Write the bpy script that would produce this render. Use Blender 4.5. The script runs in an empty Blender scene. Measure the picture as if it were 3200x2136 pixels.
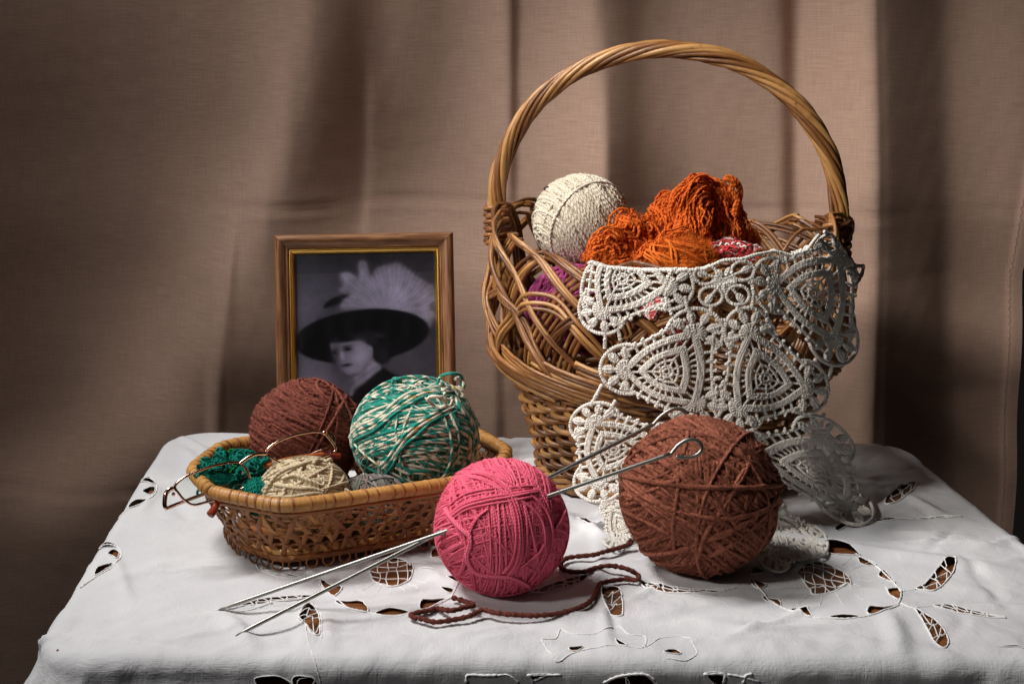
import bpy, math, random
import numpy as np
from mathutils import Vector
from mathutils.geometry import delaunay_2d_cdt

scene = bpy.context.scene
COL = scene.collection
PI = math.pi
random.seed(7)

# ------------------------------------------------------------------ camera
CAM_H, PITCH, FOC = 0.364, math.radians(12.0), 4444.0     # table top is z = 0
SP, CP = math.sin(PITCH), math.cos(PITCH)
cam = bpy.data.cameras.new('camera')
cam.lens, cam.sensor_width, cam.clip_start, cam.clip_end = 50.0, 36.0, 0.05, 50.0
cam_ob = bpy.data.objects.new('camera', cam)
cam_ob.location = (0, 0, CAM_H)
cam_ob.rotation_euler = (PI/2 - PITCH, 0, 0)
COL.objects.link(cam_ob)
scene.camera = cam_ob

# ------------------------------------------------------------------ world and lamps
scene.view_settings.view_transform = 'Standard'
scene.view_settings.look = 'None'
scene.view_settings.exposure = 0.0
scene.view_settings.gamma = 1.0
scene.cycles.use_denoising = True
scene.cycles.max_bounces = 8
scene.cycles.transparent_max_bounces = 12
world = bpy.data.worlds.new('World')
scene.world = world
world.use_nodes = True
bg = world.node_tree.nodes['Background']
bg.inputs[0].default_value = (1.0, 0.85, 0.75, 1)
bg.inputs[1].default_value = 0.006

def area_lamp(name, loc, target, size, power, color, size_y=None, spread=PI):
    L = bpy.data.lights.new(name, 'AREA')
    L.energy, L.color, L.size, L.spread = power, color, size, spread
    if size_y:
        L.shape = 'RECTANGLE'
        L.size_y = size_y
    o = bpy.data.objects.new(name, L)
    o.location = loc
    o.rotation_euler = (Vector(target) - Vector(loc)).to_track_quat('-Z', 'Y').to_euler()
    COL.objects.link(o)
    return o

area_lamp('key_softbox', (-0.70, 1.04, 1.26), (0.06, 0.97, 0.0), 0.46, 4.7, (1.0, 0.975, 0.955), 0.46, math.radians(78))
area_lamp('fill_softbox', (-0.7, -0.4, 1.0), (0.05, 1.15, 0.1), 1.0, 0.5, (0.95, 0.93, 1.0), 1.0)
def spot_lamp(name, loc, target, power, color, angle, blend, radius):
    L = bpy.data.lights.new(name, 'SPOT')
    L.energy, L.color, L.spot_size, L.spot_blend, L.shadow_soft_size = power, color, angle, blend, radius
    o = bpy.data.objects.new(name, L)
    o.location = loc
    o.rotation_euler = (Vector(target) - Vector(loc)).to_track_quat('-Z', 'Y').to_euler()
    COL.objects.link(o)
spot_lamp('added_lace_spot', (-1.06, 0.16, 0.98), (0.17, 1.15, 0.22), 88.0, (1.0, 0.95, 0.90), math.radians(31), 0.95, 0.13)  # added unseen spot, brightens the lace and the curtain behind

# ------------------------------------------------------------------ picture <-> space
def ray(px, py):
    u = (np.asarray(px, float) - 1600.0)/FOC
    v = (1068.0 - np.asarray(py, float))/FOC
    return np.stack([u, v*SP + CP, v*CP - SP], -1)

def on_z(px, py, z=0.0):
    d = ray(px, py)
    t = (z - CAM_H)/d[..., 2]
    return d*t[..., None] + np.array([0, 0, CAM_H])

def on_y(px, py, y):
    d = ray(px, py)
    t = np.asarray(y, float)/d[..., 1]
    return d*t[..., None] + np.array([0, 0, CAM_H])

def to_px(P):
    P = np.asarray(P, float)
    x, y, z = P[..., 0], P[..., 1], P[..., 2] - CAM_H
    dep = y*CP - z*SP
    up = y*SP + z*CP
    return 1600 + FOC*x/dep, 1068 - FOC*up/dep

def smooth_path(pts, n, closed=False):
    P = np.asarray(pts, float)
    k = len(P)
    if closed:
        Q = np.concatenate([P[-1:], P, P[:2]])
        segs = k
    else:
        Q = np.concatenate([2*P[:1]-P[1:2], P, 2*P[-1:]-P[-2:-1]])
        segs = k-1
    L = np.linalg.norm(np.diff(Q[1:segs+2], axis=0), axis=1)
    cum = np.concatenate([[0], np.cumsum(np.maximum(L, 1e-9))])
    s = np.linspace(0, cum[-1], n, endpoint=not closed)
    i = np.clip(np.searchsorted(cum, s, side='right')-1, 0, segs-1)
    t = ((s-cum[i])/(cum[i+1]-cum[i]))[:, None]
    a, b, c, d = Q[i], Q[i+1], Q[i+2], Q[i+3]
    return 0.5*(2*b+(c-a)*t+(2*a-5*b+4*c-d)*t*t+(3*b-a-3*c+d)*t**3)

def unit(v):
    return v/np.maximum(np.linalg.norm(v, axis=-1, keepdims=True), 1e-12)

def waves(x, y, seed, wl, n=7, ridged=False):
    r = np.random.RandomState(seed)
    out = 0
    for _ in range(n):
        a = r.rand()*2*PI
        k = 2*PI/(wl*(0.6+0.9*r.rand()))
        s = np.sin(k*(np.cos(a)*x+np.sin(a)*y)+r.rand()*6.28)
        out = out + ((1-2*np.abs(s)) if ridged else s)
    return out/math.sqrt(n)

# ------------------------------------------------------------------ mesh building
class MB:
    """collects tubes and faces, then links them as ONE mesh object"""
    def __init__(s):
        s.v, s.f3, s.f4, s.rnd, s.ln, s.an, s.n = [], [], [], [], [], [], 0
        s.col = []
    def add(s, V, F, rnd=0.0, ln=None, an=None):
        V = np.asarray(V, float).reshape(-1, 3)
        F = np.asarray(F, int)
        (s.f3 if F.shape[1] == 3 else s.f4).append(F + s.n)
        s.v.append(V)
        m = len(V)
        s.rnd.append(np.broadcast_to(np.asarray(rnd, float), (m,)))
        s.ln.append(np.zeros(m) if ln is None else np.asarray(ln, float).reshape(-1))
        s.an.append(np.zeros(m) if an is None else np.asarray(an, float).reshape(-1))
        s.n += m
    def tubes(s, P, R, sides=7, ref=None, closed=False, rnd=None, flat=1.0, cap=True):
        """P (M,N,3) centre lines, R radius (scalar, (N,) or (M,N)), ref (M,N,3) or (3,) outward direction; flat scales along ref"""
        P = np.asarray(P, float)
        if P.ndim == 2:
            P = P[None]
        M, N = P.shape[:2]
        R = np.broadcast_to(np.asarray(R, float), (M, N)).copy()
        if closed:
            T = np.roll(P, -1, 1) - np.roll(P, 1, 1)
            P = np.concatenate([P, P[:, :1]], 1); R = np.concatenate([R, R[:, :1]], 1); T = np.concatenate([T, T[:, :1]], 1)
            if ref is not None and np.ndim(ref) > 1:
                ref = np.asarray(ref).reshape(M, N, 3)
                ref = np.concatenate([ref, ref[:, :1]], 1)
        else:
            T = np.gradient(P, axis=1)
            if cap:
                P = np.concatenate([P[:, :1], P, P[:, -1:]], 1); T = np.concatenate([T[:, :1], T, T[:, -1:]], 1)
                R = np.concatenate([R[:, :1]*0, R, R[:, -1:]*0], 1)
                if ref is not None and np.ndim(ref) > 1:
                    ref = np.asarray(ref).reshape(M, N, 3)
                    ref = np.concatenate([ref[:, :1], ref, ref[:, -1:]], 1)
        T = unit(T)
        N = P.shape[1]
        if ref is None:
            Nn = np.zeros_like(P)
            a = np.where(np.abs(T[:, 0, 2:3]) > 0.8, np.array([[1., 0, 0]]), np.array([[0, 0, 1.]]))
            n0 = unit(a - T[:, 0]*np.sum(a*T[:, 0], -1, keepdims=True))
            Nn[:, 0] = n0
            for i in range(1, N):
                n0 = unit(n0 - T[:, i]*np.sum(n0*T[:, i], -1, keepdims=True))
                Nn[:, i] = n0
            B = np.cross(T, Nn)
        else:
            ref = np.broadcast_to(np.asarray(ref, float), P.shape)
            B = unit(np.cross(T, ref))
            Nn = np.cross(B, T)
        a = np.linspace(0, 2*PI, sides+1)
        V = P[:, :, None] + R[:, :, None, None]*(-np.cos(a)[None, None, :, None]*Nn[:, :, None]*flat + np.sin(a)[None, None, :, None]*B[:, :, None])
        S = sides+1
        ln = np.concatenate([np.zeros((M, 1)), np.cumsum(np.linalg.norm(np.diff(P, axis=1), axis=-1), 1)], 1)
        idx = np.arange(M*N*S).reshape(M, N, S)
        q = np.stack([idx[:, :-1, :-1], idx[:, :-1, 1:], idx[:, 1:, 1:], idx[:, 1:, :-1]], -1).reshape(-1, 4)
        if rnd is None:
            rnd = np.random.rand(M)
        rnd = np.broadcast_to(np.asarray(rnd, float), (M,))
        s.add(V, q, np.repeat(rnd, N*S), np.repeat(ln[:, :, None], S, 2), np.broadcast_to(a/(2*PI), (M, N, S)))
    def box(s, lo, hi, rnd=0.5):
        lo, hi = np.array(lo, float), np.array(hi, float)
        c = np.array([[x, y, z] for x in (0, 1) for y in (0, 1) for z in (0, 1)])
        s.add(lo+(hi-lo)*c, [[0, 1, 3, 2], [4, 6, 7, 5], [0, 4, 5, 1], [2, 3, 7, 6], [0, 2, 6, 4], [1, 5, 7, 3]], rnd)
    def grid(s, V, rnd=0.0, ln=None, an=None, wrap=False):
        V = np.asarray(V, float)
        a, b = V.shape[:2]
        i = np.arange(a*b).reshape(a, b)
        if wrap:
            i = np.concatenate([i, i[:, :1]], 1)
        q = np.stack([i[:-1, :-1], i[:-1, 1:], i[1:, 1:], i[1:, :-1]], -1).reshape(-1, 4)
        s.add(V, q, rnd, ln, an)
    def ellipsoid(s, c, r, nu=24, nv=14, rnd=0.5, disp=None):
        th = np.linspace(0, PI, nv)[:, None]; ph = np.linspace(0, 2*PI, nu, endpoint=False)[None]
        D = np.stack([np.sin(th)*np.cos(ph), np.sin(th)*np.sin(ph), np.cos(th)+0*ph], -1)
        k = 1 if disp is None else disp(D)[..., None]
        s.grid(np.asarray(c)+D*np.asarray(r)*k, rnd, wrap=True)
    def build(s, name, mat, parent=None, smooth=True, kind=None, col=None):
        V = np.concatenate(s.v)
        if parent is not None:
            V = V - np.array(parent['_off'])
        F4 = np.concatenate(s.f4) if s.f4 else np.zeros((0, 4), int)
        F3 = np.concatenate(s.f3) if s.f3 else np.zeros((0, 3), int)
        me = bpy.data.meshes.new(name)
        me.vertices.add(len(V))
        me.vertices.foreach_set('co', V.astype(np.float32).ravel())
        nl = F4.size + F3.size
        me.loops.add(nl)
        me.loops.foreach_set('vertex_index', np.concatenate([F4.ravel(), F3.ravel()]).astype(np.int32))
        me.polygons.add(len(F4)+len(F3))
        st = np.concatenate([np.arange(len(F4))*4, F4.size+np.arange(len(F3))*3]).astype(np.int32)
        me.polygons.foreach_set('loop_start', st)
        me.update(calc_edges=True)
        me.polygons.foreach_set('use_smooth', np.full(len(F4)+len(F3), bool(smooth)))
        for nm, dat in (('rnd', s.rnd), ('len', s.ln), ('ang', s.an)):
            at = me.attributes.new(nm, 'FLOAT', 'POINT')
            at.data.foreach_set('value', np.concatenate(dat).astype(np.float32))
        if col is not None:
            at = me.attributes.new('print', 'FLOAT_COLOR', 'POINT')
            at.data.foreach_set('color', np.asarray(col, np.float32).ravel())
        me.materials.append(mat)
        me.update()
        o = bpy.data.objects.new(name, me)
        COL.objects.link(o)
        if parent is not None:
            o.parent = parent
            o['_off'] = list(parent['_off'])
        else:
            o['_off'] = [0.0, 0.0, 0.0]
        if kind:
            o['kind'] = kind
        return o

def thing(name, label, cat, loc=(0, 0, 0), group=None):
    o = bpy.data.objects.new(name, None)
    o.empty_display_size = 0.02
    o.location = [float(v) for v in loc]
    o['_off'] = [float(v) for v in loc]
    COL.objects.link(o)
    return tag(o, label, cat, group)

def tag(o, label, cat, group=None):
    o['label'], o['category'] = label, cat
    if group:
        o['group'] = group
    return o

# ------------------------------------------------------------------ materials
def srgb(r, g, b):
    f = lambda c: (c/255/12.92) if c/255 <= 0.04045 else ((c/255+0.055)/1.055)**2.4
    return (f(r), f(g), f(b), 1.0)

class Mat:
    def __init__(s, name):
        s.m = bpy.data.materials.new(name)
        s.m.use_nodes = True
        s.nt = s.m.node_tree
        s.b = s.nt.nodes['Principled BSDF']
        s.out = s.nt.nodes['Material Output']
    def n(s, typ, ins=None, **kw):
        nd = s.nt.nodes.new(typ)
        for k, v in kw.items():
            setattr(nd, k, v)
        for k, v in (ins or {}).items():
            s.put(nd.inputs[k], v)
        return nd
    def put(s, sock, v):
        if isinstance(v, bpy.types.NodeSocket):
            s.nt.links.new(v, sock)
        elif isinstance(v, bpy.types.Node):
            s.nt.links.new(v.outputs[0], sock)
        else:
            sock.default_value = v
    def set(s, **kw):
        for k, v in kw.items():
            s.put(s.b.inputs[k.replace('_', ' ')], v)
    def attr(s, nm):
        return s.n('ShaderNodeAttribute', attribute_name=nm).outputs['Fac']
    def math(s, op, a, b=0.0, c=0.0):
        nd = s.n('ShaderNodeMath', operation=op)
        s.put(nd.inputs[0], a); s.put(nd.inputs[1], b); s.put(nd.inputs[2], c)
        return nd.outputs[0]
    def comb(s, x, y, z):
        return s.n('ShaderNodeCombineXYZ', {'X': x, 'Y': y, 'Z': z}).outputs[0]
    def noise(s, vec, scale, detail=3.0, rough=0.5, dist=0.0):
        return s.n('ShaderNodeTexNoise', {'Vector': vec, 'Scale': scale, 'Detail': detail, 'Roughness': rough, 'Distortion': dist}).outputs[0]
    def ramp(s, fac, stops):
        nd = s.n('ShaderNodeValToRGB', {'Fac': fac})
        e = nd.color_ramp.elements
        while len(e) < len(stops):
            e.new(0.5)
        for el, (p, c) in zip(e, stops):
            el.position = p; el.color = c if len(c) == 4 else (*c, 1)
        return nd.outputs[0]
    def mix(s, fac, a, b, mode='MIX'):
        nd = s.n('ShaderNodeMix', data_type='RGBA', blend_type=mode)
        s.put(nd.inputs[0], fac); s.put(nd.inputs[6], a); s.put(nd.inputs[7], b)
        return nd.outputs[2]
    def bump(s, h, strength=0.5, dist=0.001, normal=None):
        ins = {'Strength': strength, 'Distance': dist, 'Height': h}
        if normal is not None:
            ins['Normal'] = normal
        return s.n('ShaderNodeBump', ins).outputs[0]
    def obj(s):
        return s.n('ShaderNodeTexCoord').outputs['Object']
    def scaled(s, vec, sx, sy, sz):
        return s.n('ShaderNodeMapping', {'Vector': vec, 'Scale': (sx, sy, sz)}).outputs[0]

def yarn_mat(name, c1, c2, pitch=0.005, sheen=0.35, fuzz=1200, bump=0.6, tuft_sheen=0.0, twist=0.5):
    m = Mat(name)
    rnd, ln, an = m.attr('rnd'), m.attr('len'), m.attr('ang')
    o = m.obj()
    slow = m.noise(m.comb(m.math('MULTIPLY', ln, 30.0), m.math('MULTIPLY', rnd, 97.0), 0.0), 1.0, 2)
    fine = m.noise(o, fuzz, 3, 0.55)
    f = m.math('ADD', m.math('MULTIPLY', rnd, 0.45), m.math('MULTIPLY', slow, 0.6))
    col = m.mix(f, c1, c2)
    tw = m.math('SINE', m.math('ADD', m.math('MULTIPLY', an, 4*PI), m.math('MULTIPLY', ln, 2*PI/pitch)))
    spk = m.ramp(fine, [(0.3, (0.82,)*3), (0.75, (1.14,)*3)])
    col = m.mix(1.0, col, spk, 'MULTIPLY')
    if tuft_sheen:
        tf = m.noise(o, 420, 2, 0.6)
        col = m.mix(1.0, col, m.ramp(tf, [(0.34, (1-tuft_sheen,)*3), (0.68, (1+tuft_sheen,)*3)]), 'MULTIPLY')  # light and dark of the pile's sheen mottled into the colour
        fine = m.math('ADD', fine, m.math('MULTIPLY', tf, 1.5))
    h = m.math('ADD', m.math('MULTIPLY', tw, twist), m.math('MULTIPLY', fine, 0.8))
    m.set(Base_Color=col, Roughness=0.92, Normal=m.bump(h, bump, 0.0007), Sheen_Weight=sheen, Sheen_Roughness=0.5, Specular_IOR_Level=0.15)
    m.put(m.b.inputs['Sheen Tint'], c2)
    return m.m

def wicker_mat(name, dark, mid, light, rough=0.42, knots=True):
    m = Mat(name)
    rnd, ln, an = m.attr('rnd'), m.attr('len'), m.attr('ang')
    s1 = m.noise(m.comb(m.math('MULTIPLY', ln, 26.0), m.math('MULTIPLY', rnd, 57.0), m.math('MULTIPLY', an, 0.7)), 1.0, 3, 0.6)
    s2 = m.noise(m.comb(m.math('MULTIPLY', ln, 120.0), m.math('MULTIPLY', rnd, 31.0), m.math('MULTIPLY', an, 14.0)), 1.0, 4, 0.6)
    f = m.math('ADD', m.math('MULTIPLY', s1, 0.75), m.math('ADD', m.math('MULTIPLY', rnd, 0.38), m.math('MULTIPLY', s2, 0.25)))
    col = m.ramp(f, [(0.36, dark), (0.62, mid), (0.92, light)])
    dirt = m.noise(m.comb(m.math('MULTIPLY', ln, 210.0), m.math('MULTIPLY', rnd, 11.0), m.math('MULTIPLY', an, 3.0)), 1.0, 2)
    col = m.mix(m.ramp(dirt, [(0.66, (0, 0, 0)), (0.8, (0.65,)*3)]), col, (dark[0]*0.45, dark[1]*0.4, dark[2]*0.4, 1))
    m.set(Base_Color=col, Roughness=m.math('ADD', rough, m.math('MULTIPLY', s2, 0.18)), Normal=m.bump(s2, 0.35, 0.0006), Specular_IOR_Level=0.5)
    return m.m

def metal_mat(name, col, rough):
    m = Mat(name)
    n = m.noise(m.obj(), 300, 2)
    m.set(Base_Color=col, Metallic=1.0, Roughness=m.math('ADD', rough, m.math('MULTIPLY', n, 0.08)))
    return m.m

def glass_mat(name, tint=(1, 1, 1, 1), gloss=1.0):
    """thin pane: clear with a Fresnel reflection"""
    m = Mat(name)
    fr = m.n('ShaderNodeFresnel', {'IOR': 1.5}).outputs[0]
    tr = m.n('ShaderNodeBsdfTransparent', {'Color': tint})
    gl = m.n('ShaderNodeBsdfGlossy', {'Roughness': 0.03})
    mx = m.n('ShaderNodeMixShader', {0: m.math('MULTIPLY', fr, gloss), 1: tr, 2: gl})
    m.nt.links.new(mx.outputs[0], m.out.inputs[0])
    return m.m
# ================================================================== curtain
CUR_Y = 1.52
def curtain():
    rows = [0, 35, 350, 500, 660, 820, 990, 1080, 1175, 1570]
    prof = [
     [(-200,.05),(0,.10),(100,.15),(300,.25),(500,.42),(600,.55),(690,.62),(715,.42),(735,.30),(800,.14),(850,.3),(900,.5),(1000,.45),(1080,.6),(1150,.78),(1180,.32),(1200,.5),(1270,.7),(1350,.75),(1385,.35),(1450,.2),(1500,.35),(1600,.5),(1750,.5),(1800,.3),(1832,.25),(1852,.8),(1955,.9),(1985,.45),(2015,.12),(2150,.08),(2190,.35),(2250,.5),(2349,.45),(2600,.4)],
     None,
     [(-200,.05),(0,.15),(150,.3),(350,.45),(500,.62),(600,.85),(640,.8),(672,.40),(750,.28),(820,.34),(850,.55),(900,.6),(1000,.75),(1100,.88),(1165,.85),(1180,.45),(1200,.8),(1300,.85),(1378,.85),(1395,.32),(1450,.22),(1500,.4),(1600,.58),(1780,.6),(1812,.35),(1840,.8),(1955,.92),(1988,.4),(2015,.12),(2150,.08),(2195,.4),(2300,.55),(2349,.5),(2600,.4)],
     [(-200,.08),(0,.2),(120,.28),(300,.47),(450,.65),(560,.87),(600,.74),(622,.40),(720,.32),(800,.36),(850,.55),(900,.6),(1000,.75),(1100,.86),(1170,.8),(1182,.48),(1200,.8),(1300,.85),(1379,.8),(1396,.35),(1450,.25),(1500,.36),(1600,.58),(1785,.6),(1813,.36),(1840,.8),(1955,.9),(1989,.4),(2015,.13),(2150,.09),(2195,.4),(2300,.54),(2349,.5),(2600,.4)],
     [(-200,.12),(0,.25),(60,.34),(250,.5),(350,.72),(450,.85),(528,.88),(540,.42),(600,.5),(640,.5),(700,.55),(900,.6),(1050,.72),(1130,.78),(1175,.5),(1380,.7),(1400,.4),(1470,.3),(1600,.6),(1790,.6),(1815,.4),(1840,.8),(1955,.85),(1990,.4),(2015,.14),(2150,.1),(2195,.42),(2300,.52),(2349,.5),(2600,.4)],
     [(-200,.14),(0,.28),(150,.46),(300,.70),(400,.80),(480,.70),(525,.74),(536,.42),(600,.44),(640,.46),(900,.55),(1100,.62),(1165,.65),(1180,.5),(1380,.6),(1400,.42),(1470,.35),(1600,.55),(1800,.55),(1840,.7),(1952,.78),(1990,.38),(2015,.14),(2150,.11),(2198,.42),(2310,.5),(2600,.4)],
     [(-200,.12),(0,.22),(100,.4),(190,.68),(300,.66),(390,.46),(460,.38),(478,.62),(508,.58),(528,.34),(600,.35),(800,.5),(1100,.55),(1160,.5),(1400,.5),(1800,.5),(1950,.7),(1990,.35),(2015,.14),(2150,.12),(2200,.4),(2320,.45),(2600,.4)],
     [(-200,.16),(0,.32),(60,.45),(130,.66),(230,.60),(330,.44),(460,.36),(478,.58),(508,.56),(528,.34),(600,.34),(800,.45),(1100,.52),(1160,.5),(1800,.5),(1950,.65),(1990,.35),(2015,.14),(2150,.12),(2200,.4),(2320,.45),(2600,.4)],
     [(-200,.2),(0,.40),(60,.44),(130,.3),(300,.25),(600,.3),(1100,.5),(1800,.5),(1950,.6),(1990,.35),(2015,.14),(2150,.12),(2200,.4),(2320,.45),(2600,.4)],
     [(-200,.1),(0,.2),(150,.15),(500,.25),(1100,.5),(1800,.5),(1950,.6),(1990,.35),(2015,.14),(2150,.12),(2200,.4),(2320,.45),(2600,.4)],
    ]
    prof[1] = prof[0]
    nx, nz = 520, 200
    z = np.linspace(-0.62, 0.66, nz)
    s = np.linspace(0, 1, nx)
    B = np.zeros((nz, nx)); X = np.zeros((nz, nx))
    xs = np.linspace(-500, 3700, 900)
    tab = np.array([np.interp(xs, np.array([p[0] for p in pr])*1.3623, [p[1] for p in pr]) for pr in prof])
    ry = np.array(rows)*1.3623
    for i in range(nz):
        hem = 0.5595 - 0.036*(z[i]+0.08) + 0.0012*math.sin(z[i]*40) if z[i] < 0.12 else 0.5595 - 0.036*0.2 + (z[i]-0.12)*0.10
        X[i] = -0.86 + (hem+0.86)*s
        px, py = to_px(np.stack([X[i], np.full(nx, CUR_Y), np.full(nx, z[i])], -1))
        k = np.clip(np.interp(np.median(py), ry, np.arange(len(ry))), 0, len(ry)-1.001)
        a = int(k); t = k-a
        B[i] = (1-t)*np.interp(px, xs, tab[a]) + t*np.interp(px, xs, tab[a+1])
    fp = np.linspace(-0.8, 1.25, 200); I = (0.6-0.58*fp)/np.sqrt(1+fp*fp)
    want = 0.78*(0.15+0.47*B)**2.2/0.294
    slope = (np.interp(-want, -I, fp) - 0.3)*1.75
    dx = np.gradient(X, axis=1)
    f = np.cumsum(slope*dx, 1)
    for i in range(nz):                       # keep the cloth hanging in one plane
        kk = 110
        pad = np.pad(f[i], kk, mode='reflect', reflect_type='odd')
        run = np.convolve(pad, np.ones(2*kk+1)/(2*kk+1), 'valid')
        f[i] -= 0.93*run
    f -= f[:, -1:]*np.clip((np.arange(nx)-nx+350)/350.0, 0, 1)[None]
    ker = np.hanning(23); ker /= ker.sum()
    f = np.apply_along_axis(lambda c: np.convolve(np.pad(c, 11, mode='edge'), ker, 'valid'), 0, f)
    Z = np.repeat(z[:, None], nx, 1)
    px, py = to_px(np.stack([X, np.full_like(X, CUR_Y), Z], -1))
    def crease(y0, amp, w, lo, hi, wob):
        yy = y0 + wob*np.sin(px/330.0)+5*np.sin(px/120.0)
        m = 1/(1+np.exp(-(px-lo)/60))/(1+np.exp((px-hi)/60))
        d = (py-yy)/w
        return amp*m*(np.exp(-d*d)-0.6*np.exp(-(d-1.4)**2))
    f += crease(652, 0.0026, 9, 650, 3300, 9) + crease(1562, 0.0032, 9, -300, 620, 2)
    f += 0.0005*waves(X, Z*0.35, 3, 0.11, 8) + 0.00012*waves(X, Z, 5, 0.03, 8)
    def vcrease(pts, amp, w):
        x0 = np.interp(py, [p[1] for p in pts], [p[0] for p in pts])
        lo, hi = pts[0][1], pts[-1][1]
        m = 1/(1+np.exp(np.clip(-(py-lo)/40, -40, 40)))/(1+np.exp(np.clip((py-hi)/40, -40, 40)))
        d = (px-x0)/w
        return amp*m*(np.tanh(d)-np.tanh(d/6))
    f += vcrease([(1612, -600), (1606, 300), (1600, 640)], 0.0030, 13) + vcrease([(2475, -600), (2470, 500), (2462, 900)], 0.0040, 20)
    f += vcrease([(735, 660), (722, 900), (690, 1350), (680, 1500)], 0.004, 14) + vcrease([(655, 950), (650, 1500)], -0.004, 12) + vcrease([(2712, -600), (2705, 1600)], 0.0012, 8)
    f += vcrease([(1135, 250), (1128, 660), (1120, 760)], -0.004, 16) + vcrease([(1560, 1000), (1565, 1500)], 0.003, 14)
    # folded hem at the right
    f += -0.003/(1+np.exp(-(X-(X[:, -1:]-0.014))/0.0015))
    V = np.stack([X, CUR_Y+f, Z], -1)
    mb = MB(); mb.grid(V)
    m = Mat('brown_linen')
    o = m.obj()
    h1 = m.noise(m.scaled(o, 42, 1, 900), 1.0, 3, 0.6)
    h2 = m.noise(m.scaled(o, 900, 1, 42), 1.0, 3, 0.6)
    big = m.noise(m.scaled(o, 6, 6, 6), 1.0, 3)
    wv = m.math('ADD', m.math('MULTIPLY', h1, 0.6), m.math('MULTIPLY', h2, 0.4))
    col = m.ramp(wv, [(0.28, (0.38, 0.242, 0.178)), (0.5, (0.50, 0.332, 0.250)), (0.74, (0.63, 0.435, 0.335))])
    col = m.mix(m.math('MULTIPLY', big, 0.35), col, (0.45, 0.305, 0.238, 1))
    m.set(Base_Color=col, Roughness=0.95, Specular_IOR_Level=0.1, Normal=m.bump(wv, 0.5, 0.0008), Sheen_Weight=0.15)
    m.put(m.b.inputs['Sheen Tint'], (0.6, 0.45, 0.38, 1))
    c = thing('curtain', 'brown linen curtain hanging in soft folds behind the table', 'curtain', (0, CUR_Y, -0.62))
    mb.build('drape', m.m, c)
    # zigzag hem stitches down the right-hand edge
    st = MB()
    zz = np.arange(-0.3, 0.30, 0.0042)
    k = np.round((zz+0.62)/1.28*(nz-1)).astype(int)
    e = X[k, -1]-0.0145
    xx = e + 0.002*(np.arange(len(zz)) % 2)
    yy = np.array([np.interp(xx[i], X[k[i]], V[k[i], :, 1]) for i in range(len(zz))])-0.0009
    st.tubes(np.stack([xx, yy, zz], -1), 0.00022, 5, ref=(0, -1, 0))
    ms = Mat('hem_thread'); ms.set(Base_Color=(0.36, 0.235, 0.185, 1), Roughness=0.9)
    st.build('hem_stitching', ms.m, c)
curtain()

# ================================================================== table
QUAD = np.array([on_z(150, 2032)[:2], on_z(3600, 2046)[:2], on_z(2795, 1388)[:2], on_z(556, 1352)[:2]])   # FL FR BR BL
def inset(q, r):
    out = []
    for i in range(4):
        p0, p1, p2 = q[i-1], q[i], q[(i+1) % 4]
        e1, e2 = unit(p1-p0), unit(p2-p1)
        n1, n2 = np.array([-e1[1], e1[0]]), np.array([-e2[1], e2[0]])
        A = np.array([n1, n2]); b = np.array([n1@p1+r, n2@p1+r])
        out.append(np.linalg.solve(A, b))
    return np.array(out)
wood = Mat('table_wood')
_o = wood.obj()
_g = wood.noise(wood.scaled(_o, 9, 160, 60), 1.0, 5, 0.6, 0.6)
_g2 = wood.noise(wood.scaled(_o, 3, 40, 20), 1.0, 2)
wood.set(Base_Color=wood.ramp(wood.math('ADD', wood.math('MULTIPLY', _g, .7), wood.math('MULTIPLY', _g2, .3)), [(0.32, (0.075, 0.022, 0.008)), (0.52, (0.20, 0.070, 0.020)), (0.72, (0.33, 0.135, 0.042))]),
         Roughness=0.35, Normal=wood.bump(_g, 0.25, 0.0006))
table = thing('table', 'brown wooden table under the white cutwork cloth, seen through its holes', 'table', (0.04, 1.04, -0.75))
tq = inset(QUAD, 0.004)
mb = MB()
nT = 4
V = [(*p, -0.0016) for p in tq] + [(*p, -0.026) for p in tq]
mb.add(V, [[0, 1, 2, 3], [7, 6, 5, 4], [0, 4, 5, 1], [1, 5, 6, 2], [2, 6, 7, 3], [3, 7, 4, 0]])
mb.build('tabletop', wood.m, table, smooth=False)
lq = inset(QUAD, 0.06)
for p in lq:
    mb = MB(); mb.box((p[0]-0.02, p[1]-0.02, -0.75), (p[0]+0.02, p[1]+0.02, -0.0261)); mb.build('leg', wood.m, table, smooth=False)

# ================================================================== tablecloth
RC = 0.03                                   # corner rounding
IN = inset(QUAD, RC)
RB = 0.012                                  # bend radius at the table edge
def dist_out(P):
    """signed distance outside the rounded table outline, with outward direction"""
    P = np.asarray(P, float)
    best = np.full(P.shape[:-1], 1e9); nq = np.zeros_like(P)
    inside = np.ones(P.shape[:-1], bool)
    for i in range(4):
        a, b = IN[i], IN[(i+1) % 4]
        e = b-a
        t = np.clip(((P-a)@e)/(e@e), 0, 1)
        q = a+t[..., None]*e
        d = np.linalg.norm(P-q, axis=-1)
        m = d < best
        best = np.where(m, d, best); nq = np.where(m[..., None], q, nq)
        inside &= (e[0]*(P[..., 1]-a[1]) - e[1]*(P[..., 0]-a[0])) > 0
    n = unit(P-nq)
    return np.where(inside, -best, best)-RC, n
def ridge(P, a, b, amp, w):
    a, b = np.asarray(a), np.asarray(b)
    e = b-a; L = np.linalg.norm(e); e = e/L; n = np.array([-e[1], e[0]])
    t = (P-a)@e; d = (P-a)@n
    m = np.clip(t/0.03, 0, 1)*np.clip((L-t)/0.03, 0, 1)
    return amp*m*np.exp(-(d/w)**2)
G = lambda x, y: on_z(x, y)[:2]
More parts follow.
